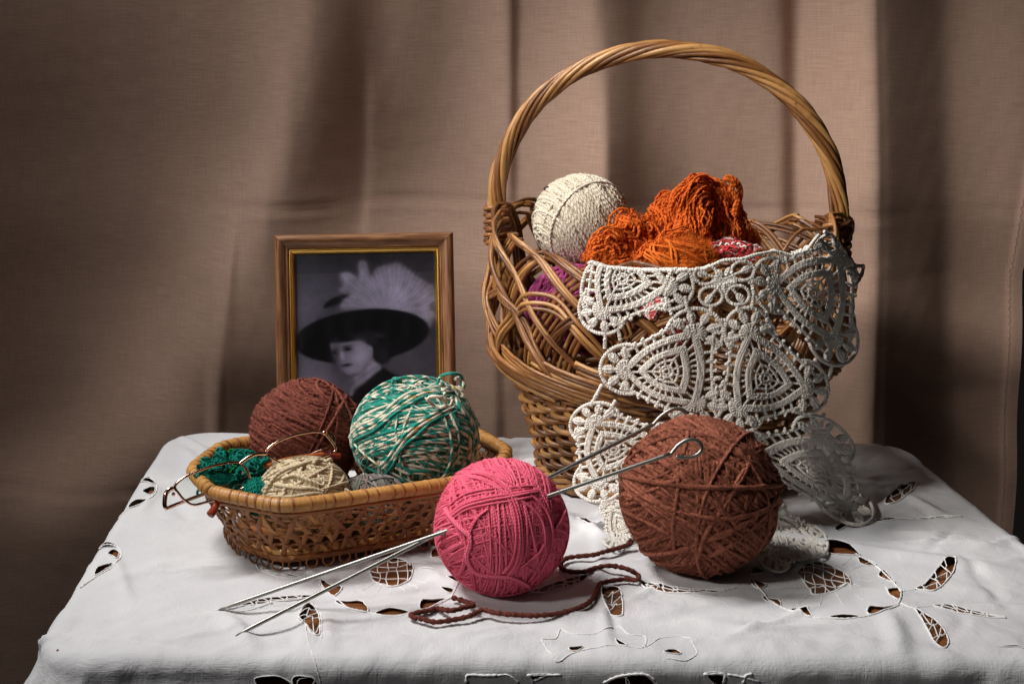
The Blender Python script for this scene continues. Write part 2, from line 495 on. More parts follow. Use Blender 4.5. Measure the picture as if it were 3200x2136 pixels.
RIDGES = [((1868, 1640), (1900, 2060), .0022, .004), ((2290, 1660), (3200, 1790), .004, .010), ((2560, 1690), (3190, 1720), .0025, .006), ((900, 1960), (1060, 2050), .003, .006), ((960, 1850), (950, 2040), .0025, .005),
          ((1010, 1900), (1040, 2050), .0025, .005), ((2780, 1900), (2830, 2080), .004, .007), ((2900, 2000), (3010, 2090), .004, .008), ((2560, 1990), (2860, 2030), .003, .006),
          ((560, 1390), (640, 1470), .0018, .004), ((300, 1650), (760, 1620), .0015, .006), ((250, 1850), (640, 1720), .0015, .007), ((420, 1960), (900, 1880), .0012, .006),
          ((2580, 1900), (2700, 1800), .0018, .006), ((2950, 1830), (3190, 1870), .003, .012), ((2050, 1920), (2500, 1985), .0015, .008), ((1100, 1990), (1800, 2000), .0016, .008),
          ((1690, 1700), (1790, 1640), .004, .010), ((420, 1480), (520, 1560), .0015, .005), ((250, 2000), (560, 1985), .0014, .004)]
RIDGES = [(G(*a), G(*b), h, w) for a, b, h, w in RIDGES]
_r = np.random.RandomState(21)
for _ in range(170):
    _p = np.array([-0.30+0.72*_r.rand(), 0.80+0.47*_r.rand()]); _a = _r.rand()*PI if _r.rand() < .5 else (0.2+_r.randn()*.3)
    _l = 0.03+0.09*_r.rand()
    RIDGES.append((_p, _p+_l*np.array([math.cos(_a), math.sin(_a)]), (0.0016+0.0026*_r.rand())*(1 if _r.rand() < .6 else -1), 0.0018+0.004*_r.rand()))
def cloth_map(P, lift=0.0):
    P = np.asarray(P, float)
    d, n = dist_out(P)
    x, y = P[..., 0], P[..., 1]
    w = 0.0005*waves(x, y, 11, 0.09, 9) + 0.00014*waves(x, y, 12, 0.03, 9)*(0.4+0.6*waves(x, y, 15, 0.2, 5)**2) + 0.00004*waves(x, y, 14, 0.012, 9)
    edge = np.clip((y-QUAD[0, 1])/0.12, 0, 1)
    w = w*(1.0+0.9*(1-edge)) + 0.00035*(1-edge)*waves(x, y, 17, 0.022, 9)
    for a, b, h, ww in RIDGES:
        w = w + ridge(P, a, b, h, ww)
    w = np.where(w < 0, -0.0013*np.tanh(-w/0.0013), w)
    u = np.clip(d, 0, None)
    th = np.clip(u/RB, 0, PI/2)
    run = np.clip(u-RB*PI/2, 0, None)
    out = RB*np.sin(th)
    down = RB*(1-np.cos(th)) + run
    # hanging part: gentle flare and folds
    s = P[..., 0]*n[..., 1] - P[..., 1]*n[..., 0]
    corner = np.clip(1-np.min(np.stack([np.linalg.norm(P-q, axis=-1) for q in QUAD]), 0)/0.16, 0, 1)
    fold = 0.006*np.sin(s*38+1.0)+0.004*np.sin(s*83)
    out = out + run*(0.10+0.45*corner) + fold*np.clip(run/0.08, 0, 1)
    base = P - n*u[..., None]
    z = np.where(d > 0, -down, 0.0) + w*np.clip(1-th/(PI/2), 0, 1) + lift*np.cos(th)
    xy = base + n*(np.where(d > 0, out + (w+lift)*np.sin(th), 0.0))[..., None]
    return np.concatenate([xy, z[..., None]], -1)

def drop_param(px, py):
    """picture point on the hanging front -> flat cloth point"""
    yF = QUAD[0, 1] - RB*0.9
    p = on_y(px, py, yF)
    run = np.clip(-p[..., 2]-RB, 0, None)
    return np.stack([p[..., 0], np.full(p.shape[:-1], QUAD[0, 1]) - RB*PI/2 - run], -1)

def zoomed(pts, x0, y0, k):
    return [(x0+a/k, y0+b/k) for a, b in pts]
R2 = lambda p: zoomed(p, 2100, 1330, 1.9455)
R1 = lambda p: zoomed(p, 960, 1600, 1.8944)
R8 = lambda p: zoomed(p, 60, 1330, 1.8944)
NET_R = R2([(762,892),(800,850),(850,825),(900,825),(960,845),(1030,880),(1075,925),(1085,980),(1070,1005),(1010,1018),(920,1022),(850,1018),(830,985),(790,930)])
NET_L = R1([(368,340),(385,305),(430,275),(480,265),(550,275),(605,305),(628,350),(610,395),(560,425),(490,440),(430,425),(385,390)])
LEAVES = [R2(p) for p in (
  [(1298,470),(1305,430),(1350,395),(1420,355),(1475,342),(1480,375),(1440,410),(1400,440),(1340,465)],
  [(1165,590),(1220,570),(1290,557),(1370,555),(1480,560),(1600,557),(1760,553),(1650,568),(1500,580),(1400,592),(1300,607),(1230,605)],
  [(1482,985),(1540,955),(1580,910),(1620,865),(1670,830),(1720,835),(1715,880),(1680,930),(1640,970),(1590,998),(1530,995)],
  [(1590,1095),(1680,1088),(1780,1106),(1900,1132),(2030,1165),(1900,1154),(1780,1140),(1660,1116)],
  [(1475,1120),(1530,1140),(1590,1170),(1640,1220),(1675,1270),(1678,1320),(1650,1345),(1600,1310),(1560,1250),(1520,1180)])] + [
  R8([(1655,1150),(1680,1100),(1720,1065),(1755,1090),(1775,1150),(1782,1220),(1770,1258),(1735,1245),(1700,1210),(1670,1180)]),
  R8([(1180,1104),(1250,1075),(1400,1028),(1550,1008),(1730,1003),(1690,1030),(1550,1047),(1400,1062),(1290,1087),(1220,1102)]),
  R1([(1325,468),(1400,440),(1500,405),(1600,383),(1662,378),(1640,405),(1580,430),(1500,450),(1400,472)]),
  R1([(1745,455),(1800,440),(1850,455),(1865,520),(1865,610),(1820,610),(1770,570),(1745,510)]),
  R1([(1970,408),(2050,420),(2150,437),(2260,455),(2420,465),(2540,455),(2420,480),(2200,480),(2080,467),(2000,442)])]
GAPS = [R2(p) for p in (
  [(945,738),(1000,735),(1060,750),(1117,785),(1060,784),(990,778),(955,768)], [(1140,810),(1180,815),(1228,843),(1180,846),(1150,832)],
  [(1283,877),(1330,915),(1356,952),(1310,935),(1255,908)], [(1293,1010),(1330,988),(1385,985),(1393,1020),(1380,1063),(1340,1045),(1310,1030)],
  [(1215,1102),(1290,1108),(1360,1098),(1310,1122),(1215,1147)], [(955,1168),(1050,1150),(1145,1167),(1060,1177),(985,1177)],
  [(735,1120),(800,1120),(840,1155),(790,1147)], [(563,1040),(640,1060),(648,1092),(600,1072)], [(490,930),(530,945),(563,960),(550,978),(520,984),(492,957)],
  [(483,868),(510,862),(550,882),(520,894),(480,895)], [(1000,622),(1030,598),(1063,593),(1050,614),(1010,634)], [(2003,1333),(2080,1333),(2150,1352),(2080,1340)])] + [R1(p) for p in (
  [(82,398),(140,420),(205,440),(165,490),(120,470),(95,440)], [(185,525),(250,528),(310,530),(340,578),(260,567),(210,547)], [(405,595),(500,570),(605,598),(500,610)],
  [(680,525),(740,520),(825,510),(770,545),(740,567),(668,582)], [(800,450),(860,463),(840,477)], [(835,405),(870,390),(910,425),(880,428)], [(740,235),(770,220),(795,260),(750,264)],
  [(1590,58),(1650,50),(1715,65),(1715,80),(1660,76)], [(1560,798),(1625,793),(1600,812),(1565,812)], [(1835,762),(1885,792),(1845,790)], [(2120,825),(2170,808),(2200,830),(2195,838),(2130,832)])] + [R8(p) for p in (
  [(735,325),(765,306),(800,340),(775,344)], [(738,385),(795,373),(795,400),(775,402)], [(655,455),(690,438),(750,438),(710,460),(660,476)],
  [(480,690),(510,683),(568,710),(520,714),(480,707)], [(525,755),(560,732),(590,750),(580,795),(550,772)], [(450,860),(480,830),(555,813),(520,845),(455,882)],
  [(368,945),(410,915),(440,903),(380,942)], [(1430,835),(1500,868),(1600,892),(1680,903),(1600,880),(1500,880)])]
DROPS = [R1([(1322,920),(1405,925),(1345,1000),(1330,990)]), R1([(1905,985),(1980,978),(2030,1030),(1910,1030)]), R1([(1780,1030),(1840,995),(1885,1005),(1880,1040)]), R2([(215,1500),(300,1495),(297,1568),(250,1568)]),
         R1([(-40,1000),(20,985),(60,1030),(-10,1060)]), R8([(1420,1500),(1520,1485),(1600,1530),(1480,1560)]), R8([(1640,1490),(1740,1500),(1700,1550),(1650,1540)])]

def cloth():
    holes = []
    for h in [NET_R, NET_L]+LEAVES+GAPS:
        q = np.array(h); holes.append(on_z(q[:, 0], q[:, 1])[:, :2])
    for h in DROPS:
        q = np.array(h); holes.append(drop_param(q[:, 0], q[:, 1]))
    dense = []
    rs = np.random.RandomState(4)
    for k, h in enumerate(holes):
        if np.ptp(h, 0).max() < 0.02:
            h = h.mean(0)+(h-h.mean(0))*1.25
        L = np.sum(np.linalg.norm(np.roll(h, -1, 0)-h, axis=1))
        s = smooth_path(h, max(16, int(L/0.0022)), True)
        dense.append(s + rs.randn(*s.shape)*0.00012)
    lo = QUAD.min(0)-0.17; hi = QUAD.max(0)+0.12
    gx = np.arange(lo[0], hi[0], 0.0030); gy = np.arange(lo[1], hi[1], 0.0030)
    A, B = np.meshgrid(gx, gy)
    A = A + (np.arange(len(gy)) % 2)[:, None]*0.0015
    P = np.stack([A.ravel(), B.ravel()], -1) + rs.randn(A.size, 2)*0.00015
    def inside(P, poly):
        x, y = P[:, 0], P[:, 1]; c = np.zeros(len(P), bool)
        for i in range(len(poly)):
            (x1, y1), (x2, y2) = poly[i-1], poly[i]
            if y1 == y2: continue
            c ^= ((y1 > y) != (y2 > y)) & (x < (x2-x1)*(y-y1)/(y2-y1)+x1)
        return c
    keep = np.ones(len(P), bool)
    for h in dense:
        bb0, bb1 = h.min(0)-0.002, h.max(0)+0.002
        m = np.all((P > bb0) & (P < bb1), 1)
        idx = np.where(m)[0]
        ins = inside(P[idx], h)
        D = np.min(np.linalg.norm(P[idx][:, None]-h[None], axis=-1), 1) if len(idx) else np.zeros(0)
        keep[idx[ins | (D < 0.0011)]] = False
    P = P[keep]
    edges = []
    pts = list(P); n = len(P)
    for h in dense:
        m = len(h)
        edges += [(n+i, n+(i+1) % m) for i in range(m)]
        pts += list(h); n += m
    vs, es, fs, *_ = delaunay_2d_cdt([Vector((float(p[0]), float(p[1]))) for p in pts], edges, [], 0, 1e-6)
    V2 = np.array([(v.x, v.y) for v in vs]); F = np.array([list(f) for f in fs])
    C = V2[F].mean(1)
    kill = np.zeros(len(F), bool)
    for h in dense:
        m = np.where(np.all((C > h.min(0)) & (C < h.max(0)), 1))[0]
        kill[m] |= inside(C[m], h)
    F = F[~kill]
    a, b, c = V2[F[:, 0]], V2[F[:, 1]], V2[F[:, 2]]
    cr = (b-a)[:, 0]*(c-a)[:, 1]-(b-a)[:, 1]*(c-a)[:, 0]
    F = np.where((cr > 0)[:, None], F, F[:, ::-1])
    root = thing('tablecloth', 'white cotton tablecloth with cutwork flowers and leaves spread over the table', 'tablecloth', (0.04, 1.04, 0))
    m = Mat('white_cotton')
    o = m.obj()
    h1 = m.noise(m.scaled(o, 60, 1300, 1300), 1.0, 2); h2 = m.noise(m.scaled(o, 1300, 60, 60), 1.0, 2)
    wv = m.math('ADD', h1, h2)
    big = m.noise(o, 14, 4)
    crk = m.noise(o, 38, 5, 0.62, 0.6)
    col = m.ramp(big, [(0.3, (0.585, 0.585, 0.60)), (0.7, (0.675, 0.675, 0.685))])
    col = m.mix(m.math('MULTIPLY', wv, 0.12), col, (0.5, 0.49, 0.49, 1))
    nb = m.bump(crk, 0.42, 0.004)
    m.set(Base_Color=col, Roughness=0.9, Specular_IOR_Level=0.15, Normal=m.bump(wv, 0.35, 0.0005, nb))
    mb = MB(); mb.add(cloth_map(V2), F); mb.build('cloth', m.m, root)
    # ---- thread work
    th = Mat('embroidery_thread')
    tn = th.noise(th.obj(), 900, 3)
    th.set(Base_Color=th.ramp(tn, [(0.3, (0.74, 0.74, 0.74)), (0.7, (0.84, 0.83, 0.81))]), Roughness=0.9, Normal=th.bump(tn, 0.2, 0.0004))
    for h in dense:
        ed = MB()
        n = len(h)
        P3 = cloth_map(h, 0.0004)
        R = (0.00036 if n < 24 else 0.00055)*(1+0.3*np.random.RandomState(n).randn(n).clip(-1, 1))
        ed.tubes(P3, R, 6, ref=np.array([0, -0.3, 1.0]), closed=True)
        ed.build('hole_edging', th.m, root)
    def net(poly, segs, name='thread_net', r=0.00042):
        mb = MB()
        for s in segs:
            q = np.asarray(s, float)
            p = on_z(q[:, 0], q[:, 1])[:, :2]
            d = smooth_path(p, max(6, 6*len(q)))
            mb.tubes(cloth_map(d, 0.0006), r, 5, ref=(0, 0, 1))
        mb.build(name, th.m, root)
    def lattice(poly, dirs, step):
        """straight threads across a round opening, wavering a little"""
        q = np.array(poly); c = q.mean(0); segs = []
        rs = np.random.RandomState(int(c[0]))
        for ang in dirs:
            e = np.array([math.cos(ang), math.sin(ang)*0.5]); nn = np.array([-math.sin(ang), math.cos(ang)*0.5])
            nn = nn/np.linalg.norm(nn); e = e/np.linalg.norm(e)
            pr = (q-c)@nn
            st = step*(0.62 if abs(math.sin(ang)) < 0.6 else 1.0)
            for off in np.arange(pr.min()+st*0.6, pr.max()-st*0.2, st):
                hit = []
                for i in range(len(q)):
                    a, b = q[i-1], q[i]
                    da, db = (a-c)@nn-off, (b-c)@nn-off
                    if da*db < 0:
                        t = da/(da-db); hit.append(a+(b-a)*t)
                if len(hit) >= 2:
                    hit.sort(key=lambda h: h@e)
                    a, b = hit[0], hit[-1]
                    t = np.linspace(0, 1, 5)[:, None]
                    segs.append(a+(b-a)*t + nn*(rs.randn(5, 1)*np.array([0, 1, 1, 1, 0])[:, None]*step*0.10))
        return segs
    net(NET_R, lattice(NET_R, (math.radians(8), math.radians(82)), 31))
    net(NET_L, lattice(NET_L, (math.radians(2), math.radians(92)), 30))
    for L in LEAVES:
        q = np.array(L); c = q.mean(0)
        u, s, vt = np.linalg.svd(q-c); e = vt[0]; nn = vt[1]
        pr = (q-c)@e
        sm = smooth_path(q, 160, True)
        segs = []
        k = max(3, int((pr.max()-pr.min())/26))
        last = None
        for j, off in enumerate(np.linspace(pr.min(), pr.max(), k+2)[1:-1]):
            near = sm[np.abs((sm-c)@e-off) < 6]
            if len(near) < 2: continue
            v = (near-c)@nn
            top, bot = near[np.argmax(v)], near[np.argmin(v)]
            mid = (top+bot)/2 + e*(9 if j % 2 else -7) + nn*((v.max()-v.min())*0.12*(1 if j % 2 else -1))
            segs += [np.array([top, mid]), np.array([mid+e*6, bot])]
            segs.append(np.array([mid, mid+e*6]))
            if last is not None and j % 2:
                segs.append(np.array([last, mid]))
            last = mid
        net(L, segs)
    # ---- raised stitched outlines
    def line(pts, r=0.0005, drop=False, n=None, lift=0.0005):
        q = np.asarray(pts, float)
        p = drop_param(q[:, 0], q[:, 1]) if drop else on_z(q[:, 0], q[:, 1])[:, :2]
        L = np.sum(np.linalg.norm(np.diff(p, axis=0), axis=1))
        d = smooth_path(p, n or max(8, int(L/0.0012)))
        R = r*(1+0.35*np.sin(np.arange(len(d))*2.1))
        so = MB(); so.tubes(cloth_map(d, lift*.2), R*.9, 5, ref=np.array([0, -0.4, 1.0])); so.build('outline_stitching', th.m, root)
    flower = R2([(1117,785),(1230,845),(1350,950),(1393,1020),(1370,1090),(1290,1130),(1145,1170),(950,1172),(840,1158),(650,1095),(560,1020),(490,930),(482,870)])
    line(flower, 0.0007)
    line(R2([(482,870),(560,832),(650,815),(760,800),(860,770),(945,740)]), 0.0004)
    cR = np.array(NET_R).mean(0)
    for k in range(15):
        a = math.radians(-60+k*22)
        v = np.array([math.cos(a)*170, math.sin(a)*78])
        line([cR+v*0.62, cR+v*0.85+np.array([3, 1]), cR+v*1.12], 0.00028, lift=0.0002)
    line(R2([(1393,1085),(1440,1110),(1475,1120)]), .0006); line(R2([(1400,1000),(1482,990)]), .0005); line(R2([(1480,1110),(1590,1098)]), .0004)
    cL = np.array(NET_L).mean(0)
    line(R1([(70,410),(95,450),(180,510),(240,560),(340,585),(480,612),(610,605),(700,580),(830,515),(900,430)]), 0.0007)
    for k in range(9):
        a = math.radians(10+k*20)
        v = np.array([math.cos(a)*130, math.sin(a)*75])
        line([cL+v*0.66, cL+v*1.05], 0.00028, lift=0.0002)
    line(R1([(1385,765),(1470,755),(1500,700),(1560,725),(1660,735),(1760,718),(1840,672),(1900,720),(2000,730),(1990,800),(1900,800),(1740,800),(1600,820),(1500,860),(1460,850),(1385,765)]), .0005)
    line(R1([(2000,800),(2110,735),(2240,730),(2310,820),(2250,860),(2130,855)]), .0004)
    line(R1([(1300,890),(1420,915),(1500,855)]), .0009, True)
    line(R1([(945,1015),(948,958),(1040,950),(1080,900),(1125,875)]), .0010, True)
    line(R1([(1125,875),(1190,950),(1250,1015)]), .0006, True)
    line(R1([(1750,1020),(1820,990),(1900,975),(1990,970),(2040,1000),(2080,1050)]), .0010, True)
    line(R1([(1305,895),(1330,1000),(1335,1040)]), .0008, True); line(R1([(1340,1003),(1420,920)]), .0008, True)
    line(R2([(185,1500),(305,1480),(300,1570)]), .0010, True); line(R2([(480,1455),(440,1530),(420,1570)]), .0011, True); line(R2([(330,1500),(420,1540),(520,1565)]), .0008, True)
    line(R8([(700,280),(800,330),(815,390),(770,440),(660,480),(570,510)]), .0006); line(R8([(470,690),(580,715),(605,770),(560,830),(440,900),(360,945)]), .0007)
    line(R8([(1395,800),(1430,850),(1520,890),(1620,905),(1720,905)]), .0007); line(R8([(1150,1100),(1300,1100),(1500,1060)]), .0005)
    line(R8([(1690,1185),(1710,1280),(1760,1400),(1770,1450)]), .0004); line(R8([(1755,1060),(1790,1150),(1790,1270)]), .0005)
cloth()
# ================================================================== yarn balls
def rot_basis(axis, rs):
    axis = unit(np.asarray(axis, float))
    a = np.array([0, 0, 1.]) if abs(axis[2]) < 0.8 else np.array([1., 0, 0])
    e1 = unit(np.cross(axis, a)); e2 = np.cross(axis, e1)
    return axis, e1, e2

def wind(mb, c, rad, sr, axis, n, layer, rs, span=1.0, jitter=0.25, seg=84, drift=0.12, spacing=1.7, off=0.0, lump=None, rj=0.008, lumpy=0.0):
    """n parallel turns of yarn round an ellipsoid"""
    ax, e1, e2 = rot_basis(axis, rs)
    r0 = float(np.mean(rad))
    h = (np.arange(n)-(n-1)/2)*spacing*sr/r0 + rs.randn(n)*jitter*sr/r0 + off
    h = np.clip(h, -0.93, 0.93)
    t = np.linspace(0, 2*PI, seg, endpoint=False)
    ph = rs.rand()*6.28
    hh = h[:, None] + drift*np.sin(t[None]+ph)*(0.6+0.4*rs.rand(n, 1)) + jitter*0.5*sr/r0*np.sin(3*t[None]+rs.rand(n, 1)*6.28)
    hh = np.clip(hh, -0.96, 0.96)
    rr = np.sqrt(1-hh**2)
    t0 = rs.rand(n, 1)*6.28
    D = rr[..., None]*(np.cos(t[None]+t0)[..., None]*e1+np.sin(t[None]+t0)[..., None]*e2) + hh[..., None]*ax
    L = layer*(1+rj*rs.randn(n, 1)) if lump is None else layer*(1+rj*rs.randn(n, 1))*lump(D)
    P = np.asarray(c) + D*np.asarray(rad)*np.broadcast_to(np.asarray(L), D.shape[:2])[..., None]
    lm_ = lumpy*rs.randn(n, seg) if lumpy else 0
    mb.tubes(P, sr*(1+0.12*rs.randn(n, 1).clip(-1.5, 1.5)+lm_), 6, ref=D, closed=True, rnd=rs.rand(n))

def fuzz(mb, c, rad, n, ln, rs, w=0.00011, out=0.5):
    D = unit(rs.randn(n, 3)); T = unit(np.cross(D, rs.randn(n, 3)))
    P = np.asarray(c)+D*np.asarray(rad)*(1+0.01*rs.randn(n, 1))
    l = ln*(0.4+rs.rand(n, 1))
    k = out*rs.rand(n, 1)
    Q1 = P + l*0.5*(T*(1-k*.5)+D*k*0.6); Q2 = P + l*(T*(1-k)+D*k+0.35*unit(rs.randn(n, 3)))
    S = np.cross(T, D)*w + T*0
    V = np.stack([P-S, P+S, Q1-S*.8, Q1+S*.8, Q2], 1).reshape(-1, 3)
    b = np.arange(n)*5
    r = np.repeat(rs.rand(n), 5)
    k0 = mb.n
    mb.add(V, np.stack([b, b+1, b+3, b+2], -1), r)
    mb.f3.append(np.stack([b+2, b+3, b+4], -1)+k0)

def ball_at(px, py, rpx, d=None, z=None):
    """centre and radius in metres of a ball seen at px,py with picture radius rpx"""
    q = ray(px, py)
    if d is not None:
        t = d/q[1]
    else:
        t = CAM_H/(rpx/FOC-q[2]) if z is None else (z-CAM_H)/q[2]
    c = q*t + np.array([0, 0, CAM_H])
    return c, rpx/FOC*t

def surf_path(c, rad, pts, lift=1.0):
    """picture polyline -> path lying on the near side of an ellipsoid"""
    out = []; C = np.array([0, 0, CAM_H]); rad = np.asarray(rad)*lift
    for px, py in pts:
        d = ray(px, py); o = (C-c)/rad; e = d/rad
        A, B, K = e@e, 2*o@e, o@o-1
        disc = B*B-4*A*K
        t = (-B-math.sqrt(disc))/(2*A) if disc > 0 else -B/(2*A)
        p = C+d*t
        if disc <= 0:
            p = c+rad*unit((p-c)/rad)
        out.append(p)
    return np.array(out)

def yarn_ball(name, label, c, rad, sr, mat, seed, layers, per, group=None, wander=14, fz=2500, fl=0.005, spacing=1.75, jit=0.25, axes=None, lump=None, core=0.955, lumpy=0.0):
    rs = np.random.RandomState(seed)
    c = np.asarray(c); rad = np.asarray(rad)*np.ones(3)
    root = thing(name, label, 'yarn ball', c-np.array([0, 0, rad[2]]), group)
    mb = MB()
    n = layers
    st = 0.5*sr/float(np.mean(rad))
    mb.ellipsoid(c, rad*(1-st*min(n-1, 7)), 32, 20, 0.1)
    for i in range(n):
        ax = rs.randn(3) if axes is None or i < n-len(axes) else axes[i-(n-len(axes))]
        wind(mb, c, rad, sr, ax, per, 1-st*(n-1-i), rs, jitter=jit, spacing=spacing, off=rs.uniform(-0.35, 0.35) if axes is None or i < n-len(axes) else rs.uniform(-.15, .15), lump=lump, lumpy=lumpy)
    for i in range(wander):
        wind(mb, c, rad, sr, rs.randn(3), rs.randint(1, 3), 1.0+st*(0.6+rs.rand()), rs, jitter=0.8, off=rs.uniform(-.5, .5), drift=0.25, lump=lump, lumpy=lumpy)
    mb.build('windings', mat, root)
    if fz:
        fb = MB(); fuzz(fb, c, rad*1.0, fz, fl, rs); fb.build('fuzz', mat, root, kind='stuff')
    return root, c, rad

def strands(mb, guide, n, width, thick, sr, rs, crimp=0.0, period=0.01, pts=70, taper=0.3, ref=(0, -1, 0), loose=1.0):
    """a hank: n yarns side by side along a guide curve, crimped together"""
    G0 = smooth_path(guide, pts)
    T = unit(np.gradient(G0, axis=0))
    B = unit(np.cross(T, np.asarray(ref, float))); N = np.cross(B, T)
    s = np.concatenate([[0], np.cumsum(np.linalg.norm(np.diff(G0, axis=0), axis=1))])
    t = np.linspace(0, 1, pts)
    env = 1-taper+taper*np.sin(PI*t)
    u = np.linspace(-1, 1, n)+rs.randn(n)*0.08 if n > 1 else np.zeros(1)
    w = rs.randn(n)*0.6
    ph = rs.rand()*6.28
    P = G0[None] + B[None]*(u[:, None]*width*env)[..., None] + N[None]*((np.sqrt(np.clip(1-u**2, 0, 1))[:, None]+0.25*w[:, None])*thick*env)[..., None]
    arg = 2*PI*s[None]/period*(1+0.12*rs.randn(n, 1)) + ph + u[:, None]*1.2 + rs.randn(n, 1)*0.9
    P = P + B[None]*(0.8*crimp*np.sin(arg))[..., None] + N[None]*(0.35*crimp*np.cos(arg*0.87+rs.rand()*3))[..., None]
    for f_, a_ in ((2.2, .0013), (5.1, .0009), (11.0, .0005)):
        for E in (B, N):
            P = P + E[None]*(loose*a_*rs.randn(n, 1)*np.sin(f_*2*PI*t[None]*(0.7+0.6*rs.rand(n, 1))+rs.rand(n, 1)*6.28))[..., None]
    mb.tubes(P, sr*(1+0.1*rs.randn(n, 1)), 6, rnd=rs.rand(n))
    return P

# ---- chestnut chenille balls
brown = yarn_mat('chestnut_chenille', (0.115, 0.034, 0.020, 1), (0.315, 0.106, 0.064, 1), 0.0016, 0.45, 900, 1.0, 0.40, 0.0)
maroon = yarn_mat('dark_brown_chenille', (0.085, 0.022, 0.015, 1), (0.225, 0.066, 0.046, 1), 0.0016, 0.4, 900, 1.0, 0.38, 0.0)
_l = lambda D: 1+0.018*np.sin(7*D[..., 0]+3*D[..., 2])*np.cos(6*D[..., 1]) + 0.006*np.sin(90*D[..., 0]+40*D[..., 1])*np.sin(80*D[..., 2])
c, r = ball_at(2185, 1547, 244)
BIGB = yarn_ball('yarn_ball', 'large chestnut brown chenille ball on the tablecloth in front of the lace', c, (r, r, r*1.005), 0.00145, brown, 31, 20, 32, 'balls of wool', 4, 60000, 0.0026, 1.7, 0.5, lump=_l, lumpy=0.22, axes=[(.9,.2,.35),(.1,.4,.9),(.8,-.3,-.5),(1,.3,.1),(-.4,.3,.85),(.95,.2,-.2),(.6,.2,.75)])
root = BIGB[0]
c1 = c
rs = np.random.RandomState(5)
mb = MB()
for p, rr in (([(2305,1290),(2340,1430),(2290,1540),(2210,1660),(2180,1740)], .0017), ([(2118,1430),(2120,1520),(2108,1600),(2104,1660),(2108,1720)], .0015), ([(1955,1470),(2010,1500),(2080,1480),(2130,1440)], .0014), ([(2390,1380),(2330,1460),(2270,1560)], .0015),
              ([(1960,1560),(2040,1530),(2110,1500)], .0014), ([(2140,1290),(2150,1350),(2135,1420)], .0015)):
    mb.tubes(smooth_path(surf_path(c, np.array([r, r, r]), p, 1.015), 80), rr*(1+0.12*np.sin(np.arange(80)*1.7)), 7)
mb.build('crossing_strand', brown, root)
# loose tail on the cloth
q = np.array(R1([(1905,160),(1920,180),(1850,208),(1750,235),(1700,250),(1600,260),(1540,270),(1508,290),(1500,315),(1520,340),(1580,352),(1650,348),(1700,330),(1780,315),(1860,325),(1920,345),(1962,375),(1950,400),(1880,395),(1800,405),(1740,420),(1720,450),(1690,510),(1640,550),(1560,580),(1470,600),(1350,610),(1230,605),(1120,595),(1040,578),(960,612),(880,632),(760,648),(690,632),(615,612),(640,596),(720,580),(770,568),(850,580),(940,560),(985,548),(950,532),(900,515),(858,503)]))
zz = np.full(len(q), 0.0034); zz[0] = 0.008; zz[1] = 0.006; zz[2:5] = 0.005; zz[26:31] = 0.0045; zz[38:41] = 0.0062; zz[13:16] = 0.006
P = smooth_path(np.array([on_z(a, b, z) for (a, b), z in zip(q, zz)]), 420)
mb = MB()
mb.tubes(P, 0.00165*(1+0.16*np.sin(np.arange(420)*1.3)+0.08*np.random.RandomState(1).randn(420)), 8)
rs = np.random.RandomState(8)
n = 3600
i = rs.randint(0, 420, n); D = unit(rs.randn(n, 3))
A0 = P[i]+D*0.001; A1 = A0+D*0.0014+rs.randn(n, 3)*0.0003; S = unit(rs.randn(n, 3))*0.00016
b = np.arange(n)*3
mb.add(np.stack([A0-S, A0+S, A1], 1).reshape(-1, 3), np.stack([b, b+1, b+2], -1), np.repeat(rs.rand(n), 3))
mb.build('yarn_tail', maroon, root)

c, r = ball_at(957, 1352, 168, d=1.062)
yarn_ball('yarn_ball', 'dark brown chenille ball in the low basket behind the eyeglasses', c, (r*1.02, r, r*0.98), 0.0013, maroon, 47, 19, 34, 'balls of wool', 4, 26000, 0.0026, 1.8, 0.6, lumpy=0.22, axes=[(0.45, 0.2, 1), (0.35, 0.3, 1), (0.5, 0.1, 0.9)], lump=_l)
SBALL = (c, r)

# ---- pink ball
pink = yarn_mat('pink_wool', (0.62, 0.066, 0.130, 1), (0.90, 0.185, 0.275, 1), 0.0022, 0.5, 900, 0.3)
c, r = ball_at(1566, 1642, 207)
PINK = (c, r)
root, c, rad = yarn_ball('yarn_ball', 'round pink wool ball pierced by two steel needles', c, (r, r, r*1.01), 0.00082, pink, 12, 20, 44, 'balls of wool', 3, 9000, 0.0045, 1.8, 0.3,
     axes=[(1, .2, .25), (.2, .5, .9), (.75, .3, -.5), (-.2, .6, 1), (.95, .2, .1)])
Z3 = lambda p: zoomed(p, 1320, 1400, 3.1365)
rs = np.random.RandomState(9)
mb = MB()
def bundle(pts, n, gap, sr=0.00085, lift=1.015):
    P = smooth_path(surf_path(c, rad, Z3(pts), lift), 70)
    T = unit(np.gradient(P, axis=0)); D = unit(P-c); B = np.cross(T, D)
    for k in range(n):
        o = (k-(n-1)/2)*gap
        w = 1+0.35*np.sin(np.linspace(0, PI, 70)*(1+rs.rand())+rs.rand())
        Q = P+B*(o*w)[:, None]+D*(0.0004*rs.randn())
        mb.tubes(Q, sr*(1+0.1*rs.randn()), 6, ref=D)
bundle([(340,235),(560,245),(720,310),(850,430),(930,600),(960,800),(960,1000),(920,1150),(850,1245)], 6, .0017)
bundle([(270,640),(420,530),(640,470),(860,440),(1080,410),(1330,400)], 6, .0017)
bundle([(430,225),(640,300),(860,400),(1060,520),(1180,640),(1230,800),(1220,1000),(1130,1200),(1040,1320)], 4, .0018)
bundle([(780,160),(960,200),(1100,320),(1190,470),(1260,640),(1270,830),(1230,1010),(1120,1230)], 3, .0018)
bundle([(700,170),(760,210),(850,300),(870,400)], 4, .0016)
mb.build('crossing_strand', pink, root)
mb = MB()
